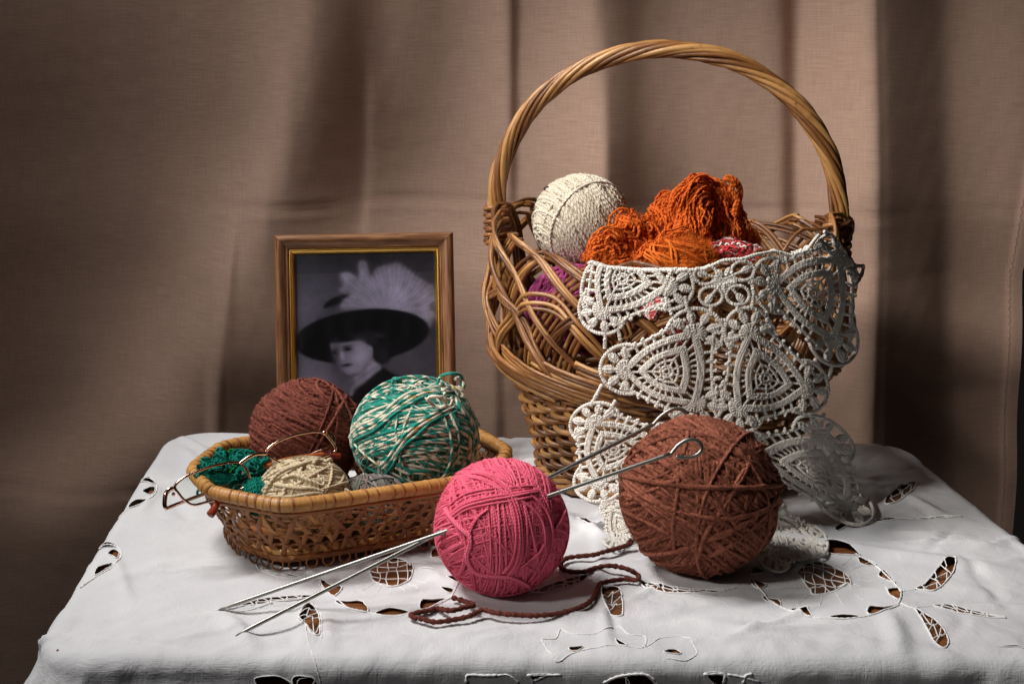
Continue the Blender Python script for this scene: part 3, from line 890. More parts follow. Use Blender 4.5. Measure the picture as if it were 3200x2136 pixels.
def loose(pts, sr=0.0011, lift=1.03):
    P = smooth_path(surf_path(c, rad, Z3(pts), lift), 90)
    mb.tubes(P, sr, 7)
    mb.tubes(P+np.array([0.0011, -0.0006, 0.0005])*1.0, sr*0.9, 7)
loose([(215,590),(270,680),(370,790),(450,860),(460,940),(430,1060),(470,1180),(560,1240),(720,1260),(860,1270),(980,1320),(1035,1365)])
loose([(630,600),(540,670),(480,760),(445,850)], .0009, 1.02)
loose([(430,960),(410,1090),(380,1200),(330,1245)], .0009, 1.02)
loose([(1390,610),(1350,700),(1295,790)], .0007, 1.02); loose([(1185,940),(1120,1040),(950,1170)], .0007, 1.02)
mb.build('loose_strand', pink, root)

# ---- green and white ball
def green_white():
    m = Mat('green_white_twist')
    rnd, ln, an = m.attr('rnd'), m.attr('len'), m.attr('ang')
    fine = m.noise(m.obj(), 1000, 4, 0.6)
    blot = m.noise(m.comb(m.math('MULTIPLY', ln, 55.0), m.math('MULTIPLY', rnd, 83.0), 0.0), 1.0, 2)
    slow = m.noise(m.comb(m.math('MULTIPLY', ln, 14.0), m.math('MULTIPLY', rnd, 29.0), 5.0), 1.0, 1)
    teal = m.mix(blot, (0.0, 0.105, 0.078, 1), (0.004, 0.36, 0.27, 1))
    teal = m.mix(m.ramp(slow, [(0.66, (0, 0, 0)), (0.72, (1, 1, 1))]), teal, (0.42, 0.24, 0.035, 1))
    cream = m.mix(blot, (0.50, 0.45, 0.33, 1), (0.80, 0.76, 0.62, 1))
    two = m.math('ADD', m.math('SINE', m.math('ADD', m.math('MULTIPLY', an, 2*PI), m.math('MULTIPLY', ln, 2*PI/0.011))), m.math('MULTIPLY', m.math('SUBTRACT', rnd, 0.60), 3.2))
    two = m.math('ADD', two, m.math('MULTIPLY', m.math('SUBTRACT', blot, 0.5), 2.2))
    col = m.mix(m.ramp(m.math('ADD', m.math('MULTIPLY', two, 0.5), 0.5), [(0.42, (0, 0, 0)), (0.58, (1, 1, 1))]), teal, cream)
    col = m.mix(1.0, col, m.ramp(fine, [(0.3, (0.75,)*3), (0.75, (1.15,)*3)]), 'MULTIPLY')
    m.set(Base_Color=col, Roughness=0.92, Normal=m.bump(m.math('ADD', fine, m.math('MULTIPLY', two, 0.3)), 0.6, 0.0007), Sheen_Weight=0.3, Specular_IOR_Level=0.15)
    return m.m
gw = green_white()
c, r = ball_at(1297, 1358, 194, d=1.045)
root, c, rad = yarn_ball('yarn_ball', 'green and white marled wool ball leaning on the low basket rim', c, (r, r, r*0.93), 0.00108, gw, 61, 22, 20, 'balls of wool', 8, 3500, 0.004, 2.0, 0.9,
     axes=[(.3, .3, 1), (-.25, .55, .9), (-.18, .5, .95), (-.10, .45, 1), (-.22, .6, .9)])
Z8 = lambda p: zoomed(p, 1080, 1150, 3.824)
rs = np.random.RandomState(19)
mb = MB()
def gstr(pts, n=1, sr=0.0013, lift=1.03):
    P = smooth_path(surf_path(c, rad, Z8(pts), lift), 80)
    T = unit(np.gradient(P, axis=0)); D = unit(P-c); B = np.cross(T, D)
    for k in range(n):
        Q = P+B*((k-(n-1)/2)*0.0026+0.0006*np.sin(np.linspace(0, 14+5*rs.rand(), 80)+rs.rand()*6))[:, None]
        mb.tubes(Q, sr, 7, ref=D, rnd=[0.25, 0.8, 0.5, 0.9][k % 4])
gstr([(1300,470),(1100,560),(960,640),(820,760),(700,870),(590,1010),(530,1120),(450,1210),(440,1290)], 3)
gstr([(1270,265),(1060,270),(840,320),(640,440),(480,570),(330,680),(170,760),(80,850),(90,960)], 4)
gstr([(1260,540),(1330,680),(1420,760),(1490,830),(1500,950),(1470,1080)], 2)
gstr([(600,1170),(750,1230),(960,1250),(1130,1340),(1300,1250),(1400,1170)], 2, .0011)
gstr([(1300,280),(1390,460),(1490,600),(1540,700),(1570,850),(1560,1090)], 3)
gstr([(440,1290),(500,1200),(540,1080),(590,960)], 1)
mb.build('crossing_strand', gw, root)
mb = MB()
f = lambda p, dd: np.array([on_y(a, b, y) for (a, b), y in zip(Z8(p), dd)])
y0 = c[1]-0.012
def lp(pts, rn, sr=0.0012, dy=0.0):
    mb = MB()
    P = smooth_path(f(pts, [y0+dy]*len(pts)), 60)
    P[:, 1] += 0.004*np.sin(np.linspace(0, 9, 60))
    mb.tubes(P, sr, 7, rnd=rn)
    mb.build('loose_loop', gw, root)
lp([(1085,220),(1120,130),(1190,70),(1280,48),(1350,70),(1390,130),(1380,220)], .3, .0013)
lp([(1310,130),(1370,130),(1410,180),(1400,250),(1350,225),(1285,235),(1280,250),(1370,270)], .8, .0014)
lp([(1300,260),(1370,240),(1405,290),(1420,330),(1370,340),(1340,310)], .9, .0012)
lp([(1120,200),(1160,200),(1150,250),(1220,230),(1300,240)], .85, .0013)
lp([(1200,440),(1130,480),(1040,450),(990,380),(1010,330),(1080,320),(1150,350),(1190,440),(1180,300)], .92, .0013, -0.026)
lp([(1210,470),(1250,430),(1275,380),(1260,360)], .88, .001, -0.024)
lp([(550,190),(570,140),(610,115),(650,120),(640,160),(590,170)], .2, .0014, 0.01)
lp([(60,830),(90,780),(150,740),(195,720)], .95, .0022, 0.0)
lp([(1530,600),(1580,640),(1600,680),(1560,680)], .5, .0009, .02)

# ---- cream ball in the low basket
cream = yarn_mat('cream_wool', (0.46, 0.36, 0.22, 1), (0.70, 0.58, 0.40, 1), 0.003, 0.4, 800, 0.6)
c, r = ball_at(945, 1545, 143, d=0.978)
root, c, rad = yarn_ball('yarn_ball', 'cream wool ball with a wavy loose strand inside the low basket', c, (r, r, r*0.80), 0.00135, cream, 71, 14, 14, 'balls of wool', 10, 3000, 0.004, 2.0, 0.7, axes=[(.2, .3, 1), (.8, .2, .5), (.1, .5, .9)])
Z4 = lambda p: zoomed(p, 500, 1300, 3.915)
mb = MB()
def cst(pts, n=1, dd=-0.001, sr=0.00145, kink=0.0):
    P = surf_path(c, rad, Z4(pts), 1.03)
    P = smooth_path(P, 90)
    s = np.linspace(0, 1, 90)
    for k in range(n):
        mb.tubes(P+np.array([0, dd, 0.0])+np.array([0.0, 0, 0.0026])*(k-(n-1)/2), sr, 7)
cst([(1240,1080),(1330,870),(1430,740),(1560,660),(1720,610),(1880,560)], 2)
cst([(1250,1060),(1400,1000),(1600,1000),(1800,970),(1950,960),(2060,1010)], 2)
cst([(1400,850),(1560,880),(1720,900),(1860,900),(2000,940)], 2)
cst([(1500,780),(1650,740),(1820,800),(1950,850)], 2)
cst([(1420,930),(1440,1010),(1430,1080)], 1); cst([(1530,900),(1520,1000),(1540,1080)], 2); cst([(1780,990),(1770,1060),(1800,1100)], 2); cst([(1620,940),(1660,1040),(1690,1090)], 2)
mb.build('crossing_strand', cream, root)
mb = MB()
p = Z4([(1880,580),(1910,540),(1960,550),(2000,570),(2040,555),(2080,530),(2095,560),(2085,600),(2060,640),(2100,670),(2160,660),(2190,680),(2150,720),(2150,760),(2200,770),(2240,780),(2230,820),(2200,850),(2220,890),(2270,900),(2260,940),(2200,920),(2130,930),(2100,960),(2130,1000),(2150,1040),(2110,1070),(2070,1090)])
dd = np.interp(np.arange(len(p)), [0, 6, 12, 20, 27], [c[1]-0.01, c[1]+0.012, c[1]+0.004, c[1]-0.012, c[1]-0.024])
P = smooth_path(np.array([on_y(a, b, y) for (a, b), y in zip(p, dd)]), 200)
mb.tubes(P, 0.0016, 8); 
p = Z4([(2260,900),(2300,920),(2330,970),(2300,1010),(2270,980),(2250,960),(2250,1000),(2270,1040),(2240,1070),(2190,1090)])
mb.tubes(smooth_path(np.array([on_y(a, b, c[1]-0.02) for a, b in p]), 90), 0.0015, 8)
mb.build('loose_strand', cream, root)

# ---- grey variegated ball
def grey_mat():
    m = Mat('grey_variegated_wool')
    rnd, ln = m.attr('rnd'), m.attr('len')
    k = m.noise(m.comb(m.math('MULTIPLY', ln, 25.0), m.math('MULTIPLY', rnd, 43.0), 0.0), 1.0, 2)
    fine = m.noise(m.obj(), 900, 4)
    col = m.ramp(m.math('ADD', m.math('MULTIPLY', k, .7), m.math('MULTIPLY', rnd, .35)), [(0.3, (0.05, 0.055, 0.045)), (0.48, (0.10, 0.105, 0.075)), (0.62, (0.16, 0.085, 0.08)), (0.8, (0.27, 0.25, 0.24))])
    m.set(Base_Color=col, Roughness=0.95, Normal=m.bump(fine, 0.7, 0.0007), Sheen_Weight=0.3)
    return m.m
gm = grey_mat()
c, r = ball_at(1165, 1575, 98, d=0.992)
yarn_ball('yarn_ball', 'small grey and mauve wool ball tucked under the green and white ball', c, (r*1.25, r, r*0.95), 0.0008, gm, 81, 12, 16, 'balls of wool', 8, 1500, 0.004, 1.9, 0.4, axes=[(1, .3, .2), (.3, .3, 1)])

# ---- white ball and magenta ball in the tall basket
white = yarn_mat('white_wool', (0.50, 0.42, 0.30, 1), (0.74, 0.68, 0.56, 1), 0.004, 0.45, 800, 0.6)
c, r = ball_at(1815, 690, 148, d=1.175)
WHITE = (c, r)
root, c, rad = yarn_ball('yarn_ball', 'off-white wool ball sitting high in the tall basket', c, (r, r, r*0.96), 0.00118, white, 91, 15, 50, 'balls of wool', 2, 7000, 0.005, 1.75, 0.45, axes=[(-.2,.5,.9),(.5, .4, .8), (.9, .3, .3), (.85, .2, .5), (.78, .3, .62)])
mb = MB()
k = Z8  # tag knot
kp = [(1705, 603), (1712, 592), (1722, 597), (1718, 606), (1708, 596), (1700, 590), (1710, 584), (1722, 588)]
mb.tubes(smooth_path(np.array([on_y(a, b, c[1]-0.004) for a, b in kp]), 60), 0.0007, 6)
bm_ = Mat('dark_thread'); bm_.set(Base_Color=(0.015, 0.013, 0.013, 1), Roughness=0.8)
mb.build('dark_knot', bm_.m, root)
magenta = yarn_mat('magenta_chenille', (0.23, 0.026, 0.105, 1), (0.46, 0.085, 0.235, 1), 0.0018, 0.4, 900, 1.0, 0.35, 0.0)
c, r = ball_at(1800, 965, 135, d=1.13)
yarn_ball('yarn_ball', 'magenta chenille ball glimpsed through the lattice of the tall basket', c, (r*1.15, r, r), 0.0015, magenta, 101, 12, 16, 'balls of wool', 8, 2500, 0.003, 2.0, 0.5)

# ---- orange hank
orange = yarn_mat('orange_wool', (0.47, 0.066, 0.010, 1), (0.74, 0.165, 0.022, 1), 0.0035, 0.4, 800, 0.6)
def hank():
    rs = np.random.RandomState(33)
    root = thing('yarn_hank', 'tangled orange wool hank heaped in the tall basket', 'yarn hank', on_y(2150, 900, 1.13))
    O = lambda p: zoomed(p, 1820, 520, 3.915)
    def g(pts, y):
        pts = [(a, b if b > 430 else 430-(430-b)*0.58) for a, b in pts]
        p = O(pts); y = np.broadcast_to(np.asarray(y, float), (len(p),))
        return np.array([on_y(a, b, yy) for (a, b), yy in zip(p, y)])
    groups = [
     ([(1010,1030),(1040,820),(1080,640),(1090,450)], [1.10,1.10,1.11,1.13], 9, .007, .004, .0010, .009),
     ([(1300,1250),(1260,1000),(1280,800),(1330,640),(1230,560),(1260,440),(1340,300),(1420,200),(1500,300),(1560,500)], [1.08,1.09,1.09,1.095,1.10,1.10,1.11,1.13,1.15,1.16], 17, .012, .007, .0011, .015),
     ([(1420,1200),(1400,950),(1390,720),(1350,520),(1390,330),(1450,205),(1560,290),(1640,480)], [1.085,1.09,1.09,1.095,1.10,1.12,1.15,1.16], 16, .012, .006, .0010, .018),
     ([(1560,1180),(1560,900),(1540,650),(1530,440),(1440,250),(1340,280),(1240,420)], [1.10,1.105,1.11,1.12,1.13,1.14,1.14], 16, .013, .006, .0009, .012),
     ([(1850,1060),(1880,860),(1820,640),(1710,470),(1600,310),(1460,220),(1330,290)], [1.12,1.12,1.13,1.14,1.15,1.16,1.16], 16, .012, .008, .0010, .012),
     ([(1700,1120),(1740,930),(1700,740),(1600,560),(1500,420)], [1.10,1.105,1.11,1.12,1.13], 16, .014, .007, .0014, .010),
     ([(560,1230),(520,1060),(480,900),(560,780),(520,710),(600,700)], [1.07,1.07,1.08,1.085,1.09,1.10], 14, .010, .006, .0022, .011),
     ([(660,1230),(700,1060),(680,900),(760,800),(740,740)], [1.08,1.08,1.09,1.095,1.10], 14, .011, .006, .0018, .010),
     ([(780,1000),(760,860),(860,760),(960,650),(1000,570),(1060,640),(1050,800)], [1.10,1.10,1.11,1.12,1.13,1.12,1.11], 13, .010, .006, .0024, .010),
     ([(900,1000),(930,860),(1000,760),(1060,620),(1040,470),(1110,440),(1180,480)], [1.11,1.11,1.115,1.12,1.13,1.13,1.13], 12, .010, .006, .0022, .010),
     ([(150,1200),(200,1040),(310,910),(430,960),(460,1100),(420,1240)], [1.055,1.06,1.065,1.07,1.07,1.06], 14, .010, .006, .0016, .012),
     ([(90,1180),(240,1130),(330,1060),(300,1200),(440,1230),(640,1240)], [1.05,1.055,1.06,1.055,1.055,1.06], 9, .008, .005, .0018, .011),
     ([(740,1260),(800,1130),(900,1080),(980,1160),(960,1280)], [1.055,1.055,1.06,1.06,1.055], 13, .010, .006, .0011, .012),
     ([(1000,1260),(1010,1120),(1110,960),(1240,930),(1330,1020)], [1.05,1.05,1.06,1.07,1.075], 13, .011, .006, .0011, .014),
     ([(1560,1090),(1500,1060),(1530,1050),(1570,1100),(1480,1120),(1400,1100)], [1.07]*6, 5, .004, .003, .0012, .012),
     ([(1640,1000),(1800,950),(1980,940),(2080,900),(2060,830),(1960,840)], [1.13,1.14,1.15,1.16,1.17,1.17], 8, .006, .003, .0010, .018),
     ([(1560,1010),(1750,960),(1950,960),(2120,1040)], [1.11,1.12,1.13,1.13], 12, .009, .003, .0007, .02)]
    for pts, y, n, w, t, cr, per in groups:
        mb = MB()
        strands(mb, g(pts, np.array(y)), int(n*1.35), w, t, 0.00092, rs, cr, per, 90, 0.25)
        G1 = g(pts, np.array(y))
        strands(mb, G1+np.array([0, 0.005, 0]), max(4, n), w*0.9, t*0.3, 0.0009, rs, cr, per, 70, 0.25)
        mb.build('hank_loop', orange, root)
    mb = MB()
    raw = lambda p, y: np.array([on_y(a+30, b-6, y-.03) for a, b in O(p)])
    for o in (0, .0016):
        P = smooth_path(raw([(1730,620),(1750,500),(1770,440),(1730,360),(1690,300),(1720,240),(1700,205),(1620,180)], 1.13)+np.array([o, 0, 0]), 70); mb.tubes(P, .0016, 7)
        P = smooth_path(raw([(1750,640),(1770,520),(1800,400),(1790,300),(1740,220),(1680,180),(1610,170)], 1.135)+np.array([o, 0, o]), 70); mb.tubes(P, .0016, 7)
    mb.build('loose_end', orange, root)
    mb = MB()
    base = on_y(2080, 800, 1.09)
    for p, rr in ((g([(1200,1130)], 1.075)[0], (.024, .016, .018)), (g([(1000,900)], 1.125)[0], (.03, .012, .022)), (g([(1500,700)], 1.125)[0], (.028, .012, .038)), (g([(450,1100)], 1.08)[0], (.022, .012, .018))):
        for i in range(5):
            wind(mb, p, np.array(rr), .0013, rs.randn(3), 9, .9+.02*i, rs, jitter=.8, drift=.3)
    mb.build('inner_loops', orange, root)
    # soft roving puff
    pale = yarn_mat('pale_orange_roving', (0.55, 0.088, 0.011, 1), (0.76, 0.205, 0.028, 1), 0.02, 0.6, 700, 0.5)
    mb = MB()
    c = g([(1200,1170)], 1.052)[0]
    for i in range(8):
        wind(mb, c+rs.randn(3)*.002, np.array([.0225, .015, .0155])*(1+.1*rs.randn(3)), .0009, rs.randn(3)*np.array([1, .5, 1]), 12, .90+.02*i, rs, jitter=4.0, drift=.5)
    fuzz(mb, c, np.array([.0240, .0155, .0168]), 16000, .009, rs, w=.00022)
    mb.build('roving_puff', pale, root)
    fb = MB()
    for pts, y, *_ in groups:
        for p in smooth_path(g(pts, np.array(y)), 8):
            fuzz(fb, p, np.array([.010, .007, .010]), 160, .007, rs)
    fb.build('fuzz', orange, root, kind='stuff')
hank()

# ---- red and white striped strands to the right of it
def red_hank():
    m = Mat('red_white_wool')
    rnd = m.attr('rnd')
    fine = m.noise(m.obj(), 900, 3)
    col = m.ramp(rnd, [(0.0, (0.42, 0.012, 0.016)), (0.60, (0.58, 0.03, 0.03)), (0.72, (0.62, 0.45, 0.42)), (1.0, (0.7, 0.6, 0.56))])
    m.set(Base_Color=col, Roughness=0.95, Normal=m.bump(fine, 0.6, 0.0007), Sheen_Weight=0.3)
    root = thing('yarn_hank', 'red and white striped wool lying beside the orange hank in the tall basket', 'yarn hank', on_y(2300, 800, 1.12))
    rs = np.random.RandomState(3)
    O = lambda p: zoomed(p, 1820, 520, 3.915)
    mb = MB()
    for k in range(5):
        dy = 0.012*k
        pts = [(1400,1180+k*6),(1560,1060+12*k),(1680,985+14*k),(1850,960+16*k),(2000,1000+16*k),(2150,1070+14*k)]
        G0 = np.array([on_y(a, b, 1.105-dy) for a, b in O(pts)])
        strands(mb, G0, 9, .005, .003, .0009, rs, .0006, .03, 60, .2)
    mb.build('hank_loop', m.m, root)
    mb = MB()
    c = on_y(2110, 1035, 1.14)
    for i in range(8):
        wind(mb, c, np.array([.033, .028, .033]), .0012, rs.randn(3), 14, .92+.012*i, rs, jitter=.6)
    mb.ellipsoid(c, (.029, .025, .029), 20, 12, .2)
    mb.build('hank_core', m.m, root)
red_hank()

# ---- small green tangle in the low basket
def green_tangle():
    gm = yarn_mat('emerald_wool', (0.0, 0.075, 0.055, 1), (0.004, 0.215, 0.155, 1), 0.003, 0.4, 900, 0.6)
    gl = yarn_mat('leaf_green_wool', (0.003, 0.13, 0.012, 1), (0.02, 0.29, 0.035, 1), 0.003, 0.4, 900, 0.6)
    rs = np.random.RandomState(77)
    c = on_y(735, 1495, 0.985)
    root = thing('yarn_tangle', 'small tangle of emerald green wool at the left end of the low basket', 'yarn', c-np.array([0, 0, .03]))
    mb = MB()
    for i in range(9):
        wind(mb, c, np.array([.026, .018, .017]), .0010, rs.randn(3), 8, .85+.03*i*.5, rs, jitter=1.2, drift=.35)
    for i in range(46):
        D = unit(rs.randn(3)+np.array([0, -.7, .8])); p = c+D*np.array([.027, .019, .018])
        t = np.linspace(0, 2*PI*(1.2+rs.rand()), 40); r = .0022+.0025*rs.rand()
        _, e1, e2 = rot_basis(D+rs.randn(3)*.6, rs)
        P = p+r*(np.cos(t)[:, None]*e1+np.sin(t)[:, None]*e2)+D*np.linspace(-.002, .003, 40)[:, None]
        mb.tubes(P, .0009, 6)
    c2 = on_y(800, 1560, 0.966)
    for i in range(6):
        wind(mb, c2, np.array([.014, .012, .016]), .0010, rs.randn(3)*np.array([1, 1, .2]), 9, .88+.02*i, rs, jitter=.6)
    P = smooth_path(np.array([on_y(a, b, .985) for a, b in Z4([(750,560),(720,500),(730,450),(770,445),(790,490),(760,540),(770,570)])]), 50); mb.tubes(P, .0014, 7)
    mb.build('curls', gm, root, kind='stuff')
    mb = MB()
    for i in range(12):
        o = rs.randn(2)*28
        P = smooth_path(np.array([on_y(a+rs.randn()*2, b, 1.0) for a, b in Z4([(900+o[0],540),(890+o[0],460+o[1]*.4),(930+o[0],420+o[1]*.4),(980+o[0],440),(960+o[0]*1.2,510),(930,540)])]), 40); mb.tubes(P, .0008, 6)
    P = smooth_path(np.array([on_y(a, b, .965) for a, b in Z4([(860,690),(900,650),(950,600),(960,570)])]), 30); mb.tubes(P, .0010, 6)
    mb.build('pale_curls', gl, root, kind='stuff')
    fb = MB(); fuzz(fb, c, np.array([.027, .019, .018]), 1800, .006, rs); fb.build('fuzz', gm, root, kind='stuff')
green_tangle()
# ================================================================== tall willow basket
willow = wicker_mat('honey_willow', (0.075, 0.025, 0.008), (0.245, 0.100, 0.028), (0.49, 0.255, 0.083), 0.30)
willow_d = wicker_mat('brown_willow', (0.055, 0.018, 0.006), (0.175, 0.064, 0.019), (0.34, 0.150, 0.046), 0.30)
BC = np.array([on_y(2082, 1000, 1.172)[0], 1.172])
YAW = math.radians(-16)
_ex = np.array([math.cos(YAW), math.sin(YAW)]); _ey = np.array([-math.sin(YAW), math.cos(YAW)])
ZK = np.array([0.0, 0.01, 0.03, 0.085, 0.095, 0.112, 0.135, 0.160, 0.185, 0.205, 0.225, 0.25])
RK = np.array([.103, .105, .109, .1245, .1315, .1425, .1475, .1485, .147, .1445, .1420, .139])
def b_rad(z):
    return np.interp(z, ZK, RK)
def b_pt(th, z, dr=0.0):
    r = b_rad(z)+dr
    x, y = r*np.cos(th)*1.0, r*np.sin(th)*0.97
    return np.stack([BC[0]+x*_ex[0]+y*_ey[0], BC[1]+x*_ex[1]+y*_ey[1], np.asarray(z)+0*th], -1)
def b_out(th):
    return np.stack([np.cos(th)*_ex[0]+np.sin(th)*_ey[0], np.cos(th)*_ex[1]+np.sin(th)*_ey[1], 0*th], -1)
def rim_z(th):            # rim dips between the handle posts
    return 0.1965 + 0.029*np.cos(th)**2 + 0.002*np.cos(th-2.2)
def big_basket():
    rs = np.random.RandomState(15)
    root = thing('wicker_basket', 'tall round willow basket with arched twisted handle and lace over its front', 'basket', (BC[0], BC[1], 0.0))
    kn = lambda n, a: a*np.convolve(rs.randn(n+8), np.ones(9)/9, 'valid')
    # base plate
    mb = MB()
    t = np.linspace(0, 2*PI, 49)[:-1]
    R = np.linspace(0.001, 0.1, 8)
    V = np.stack([np.stack([BC[0]+r*np.cos(t), BC[1]+r*np.sin(t), np.full(48, .008)], -1) for r in R])
    mb.grid(V, .3, wrap=True); mb.grid(V[::-1]-np.array([0, 0, .004]), .3, wrap=True); mb.build('base', willow_d, root)
    NS = 42
    ths = np.arange(NS)*2*PI/NS
    # upright stakes (pairs)
    for th in ths:
        z = np.linspace(0.004, 0.100, 22)
        mb = MB()
        for o in (-0.011, 0.011):
            mb.tubes(b_pt(np.full(22, th+o), z), 0.0013, 6, ref=b_out(np.full(22, th)))
        mb.build('stake', willow_d, root)
    # woven rows
    zs = [0.0145]
    while zs[-1] < 0.088:
        zs.append(zs[-1]+0.0047+0.0008*rs.rand())
    n = NS*9
    th = np.linspace(0, 2*PI, n, endpoint=False)
    for k, z0 in enumerate(zs):
        wob = 0.0007*np.sin(th*3+rs.rand()*6)+0.0005*np.sin(th*11+rs.rand()*6)
        z = z0+wob
        s = np.sin(th*NS/2+k*PI)
        sq = np.sign(s)*np.abs(s)**0.8
        P = b_pt(th, z, 0.0030*sq)
        P[:, 2] += 0.0006*np.cos(th*NS/2+k*PI)
        R = 0.00235*(1+0.10*rs.randn(9)[(np.arange(n)*9//n)])*(1+0.04*np.sin(th*NS+1))
        R = np.convolve(np.pad(R, 3, mode='wrap'), np.ones(7)/7, 'valid')
        mb = MB()
        mb.tubes(P, R, 8, ref=b_out(th), closed=True, rnd=rs.rand())
        # long variation along the rod comes from its own length attribute
        mb.build('weaver', willow, root)
    # twisted wale at the foot and at the waist
    for (za, cnt, rr, am, tw) in ((0.0062, 3, 0.0027, 0.0030, 12), (0.0115, 3, 0.0023, 0.0026, 12), (0.0935, 3, 0.0026, 0.0034, 9)):
        for j in range(cnt):
            ph = j*2*PI/cnt
            P = b_pt(th, np.full(n, za)+am*0.75*np.sin(th*tw+ph), 0.0015+am*np.cos(th*tw+ph))
            mb = MB(); mb.tubes(P, rr, 7, ref=b_out(th), closed=True); mb.build('wale', willow, root)
    # open lattice: each group of rods rises from the waist, arches over the rim and comes down again
    NA = 19
    sp = np.linspace(0, 1, 74)
    for a in range(NA):
        t0 = a*2*PI/NA + 0.05*rs.randn()
        span = 1.62 + 0.06*rs.randn()
        for j in range(4):
            u = sp
            th = t0 + span*u + (j-1.5)*0.027
            zr = rim_z(t0+span*0.34)+0.0025*rs.randn()-0.0028*j*0.4
            zb = 0.094
            # steep on the way up, long slope on the way down
            up = np.clip(u/0.34, 0, 1); dn = np.clip((u-0.34)/0.66, 0, 1)
            z = np.where(u < 0.34, zb+(zr-zb)*np.sin(up*PI/2)**0.9, zr-(zr-zb)*(1-np.cos(dn*PI*0.5))**0.85)
            wv = np.sin(u*PI*7+a*PI)*0.0026
            rise = np.clip(1-np.abs(u-0.34)/0.1, 0, 1)
            lean = np.where(u < 0.34, -0.0035, 0.0035) - 0.004*rise
            P = b_pt(th, z, wv+lean)
            # rods lie side by side across the run of the group
            T = unit(np.gradient(P, axis=0)); side = unit(np.cross(T, b_out(th)))
            P = P + side*((j-1.5)*0.0016)
            P = P + np.stack([kn(74, .0005), kn(74, .0005), kn(74, .0005)], -1)
            mb = MB()
            mb.tubes(P, 0.00168*(1+0.12*rs.randn()*np.ones(74))*np.linspace(1.1, 0.85, 74), 7, ref=b_out(th), rnd=rs.rand())
            mb.build('lattice_rod', willow if j % 3 else willow_d, root)
    # crossing rods that sweep the other way low in the lattice
    NB = 15
    for a in range(NB):
        t0 = a*2*PI/NB+0.1
        for j in range(3):
            u = np.linspace(0, 1, 56)
            th = t0 - 1.05*u
            z = 0.098 + 0.070*np.sin(PI*u)**0.9*(0.9+0.1*rs.rand()) + 0.0034*(j-1) + 0.006*u
            P = b_pt(th, z, 0.0034*np.sin(u*PI*6+a*PI)+0.001)
            P = P + np.stack([kn(56, .0006), kn(56, .0006), kn(56, .0006)], -1)
            mb = MB(); mb.tubes(P, 0.0017*(1+0.12*rs.randn()), 7, ref=b_out(th), rnd=rs.rand()); mb.build('lattice_rod', willow, root)
    # low border bands that lean over the waist
    NC = 20
    for a in range(NC):
        t0 = a*2*PI/NC
        for j in range(3):
            u = np.linspace(0, 1, 50)
            th = t0 + 1.0*u
            z = 0.120-0.032*u + 0.0036*(j-1)
            P = b_pt(th, z, 0.006*np.sin(PI*u)+0.0022)
            P = P + np.stack([kn(50, .0006), kn(50, .0006), kn(50, .0007)], -1)
            mb = MB(); mb.tubes(P, 0.0019*(1+0.12*rs.randn()), 7, ref=b_out(th), rnd=rs.rand()); mb.build('border_rod', willow_d if j == 1 else willow, root)
    # upright rib beside each handle post and rim bands at the back
    for a in range(24):
        t0 = 0.35+a*2*PI/24
        if not (0.2 < (t0 % (2*PI)) < 2.95): continue
        for j in range(2):
            u = np.linspace(0, 1, 30); th = t0-0.75*u
            z = rim_z(th)-0.004-0.036*u**1.5+0.0036*j
            mb = MB(); mb.tubes(b_pt(th, z, -0.004), 0.0016, 6, ref=b_out(th)); mb.build('rim_rod', willow_d, root)
    # ---- handle: rods twisted round each other over the arch
    hp = {}
    A = b_pt(np.array([PI]), np.array([0.222]), -.001)[0]; Bp = b_pt(np.array([0.0]), np.array([0.222]), -.001)[0]
    A = A+np.array([-.007, 0, 0]); Bp = Bp+np.array([-.004, 0, 0])
    mid = (A+Bp)/2; half = (Bp-A)/2
    top = 0.356-0.222
    m = 240
    t = np.linspace(0, 1, m)
    leg = 0.12
    # straight legs inside the wall, then the arch
    ctr = []
    for s in np.linspace(0, 1, m):
        L0, L1 = 0.10, 0.10
        arc = 0.46; tot = L0+arc+L1; d = s*tot
        if d < L0: ctr.append(A+np.array([0, 0, -(L0-d)])-(A-mid)/np.linalg.norm(A-mid)*0.02*((L0-d)/L0)**2)
        elif d > L0+arc: ctr.append(Bp+np.array([0, 0, -(d-L0-arc)])-(Bp-mid)/np.linalg.norm(Bp-mid)*0.02*((d-L0-arc)/L1)**2)
        else:
            ph = PI*(d-L0)/arc
            c_, s_ = math.cos(ph), math.sin(ph)
            ctr.append(mid - half*np.sign(c_)*abs(c_)**0.96 + np.array([0, 0, top*s_**0.98]))
    C3 = np.array(ctr)
    ker = np.hanning(9); ker /= ker.sum()
    C3[4:-4] = np.stack([np.convolve(C3[:, k], ker, 'valid') for k in range(3)], -1)
    T = unit(np.gradient(C3, axis=0))
    side = unit(np.cross(T, np.array([_ex[0], _ex[1], 0])*0+np.array([_ey[0], _ey[1], 0])))   # in the arch plane
    fwd = np.cross(side, T)
    s = np.concatenate([[0], np.cumsum(np.linalg.norm(np.diff(C3, axis=0), axis=1))])
    nst = 9
    for j in range(nst):
        ph = j*2*PI/nst + 0.12*rs.randn()
        ang = ph + 2*PI*s/0.175 + 0.10*np.sin(s*23+j)
        rr = (0.0051+0.0012*np.abs(2*s/s[-1]-1)**2)*(1+0.05*np.sin(s*31+j*2))
        P = C3 + side*(rr*np.cos(ang))[:, None] + fwd*(rr*np.sin(ang))[:, None]
        R = 0.00228*(1+0.11*rs.randn())*(1+0.05*np.sin(s*60+j*3))
        # a few bud scars
        for _ in range(4):
            R = R*(1+0.16*np.exp(-((s-rs.rand()*s[-1])/0.002)**2))
        mb = MB(); mb.tubes(P, R, 8, ref=unit(P-C3)); mb.build('handle_rod', willow, root)
    mb = MB(); mb.tubes(C3, 0.0036, 8); mb.build('handle_core', willow_d, root)
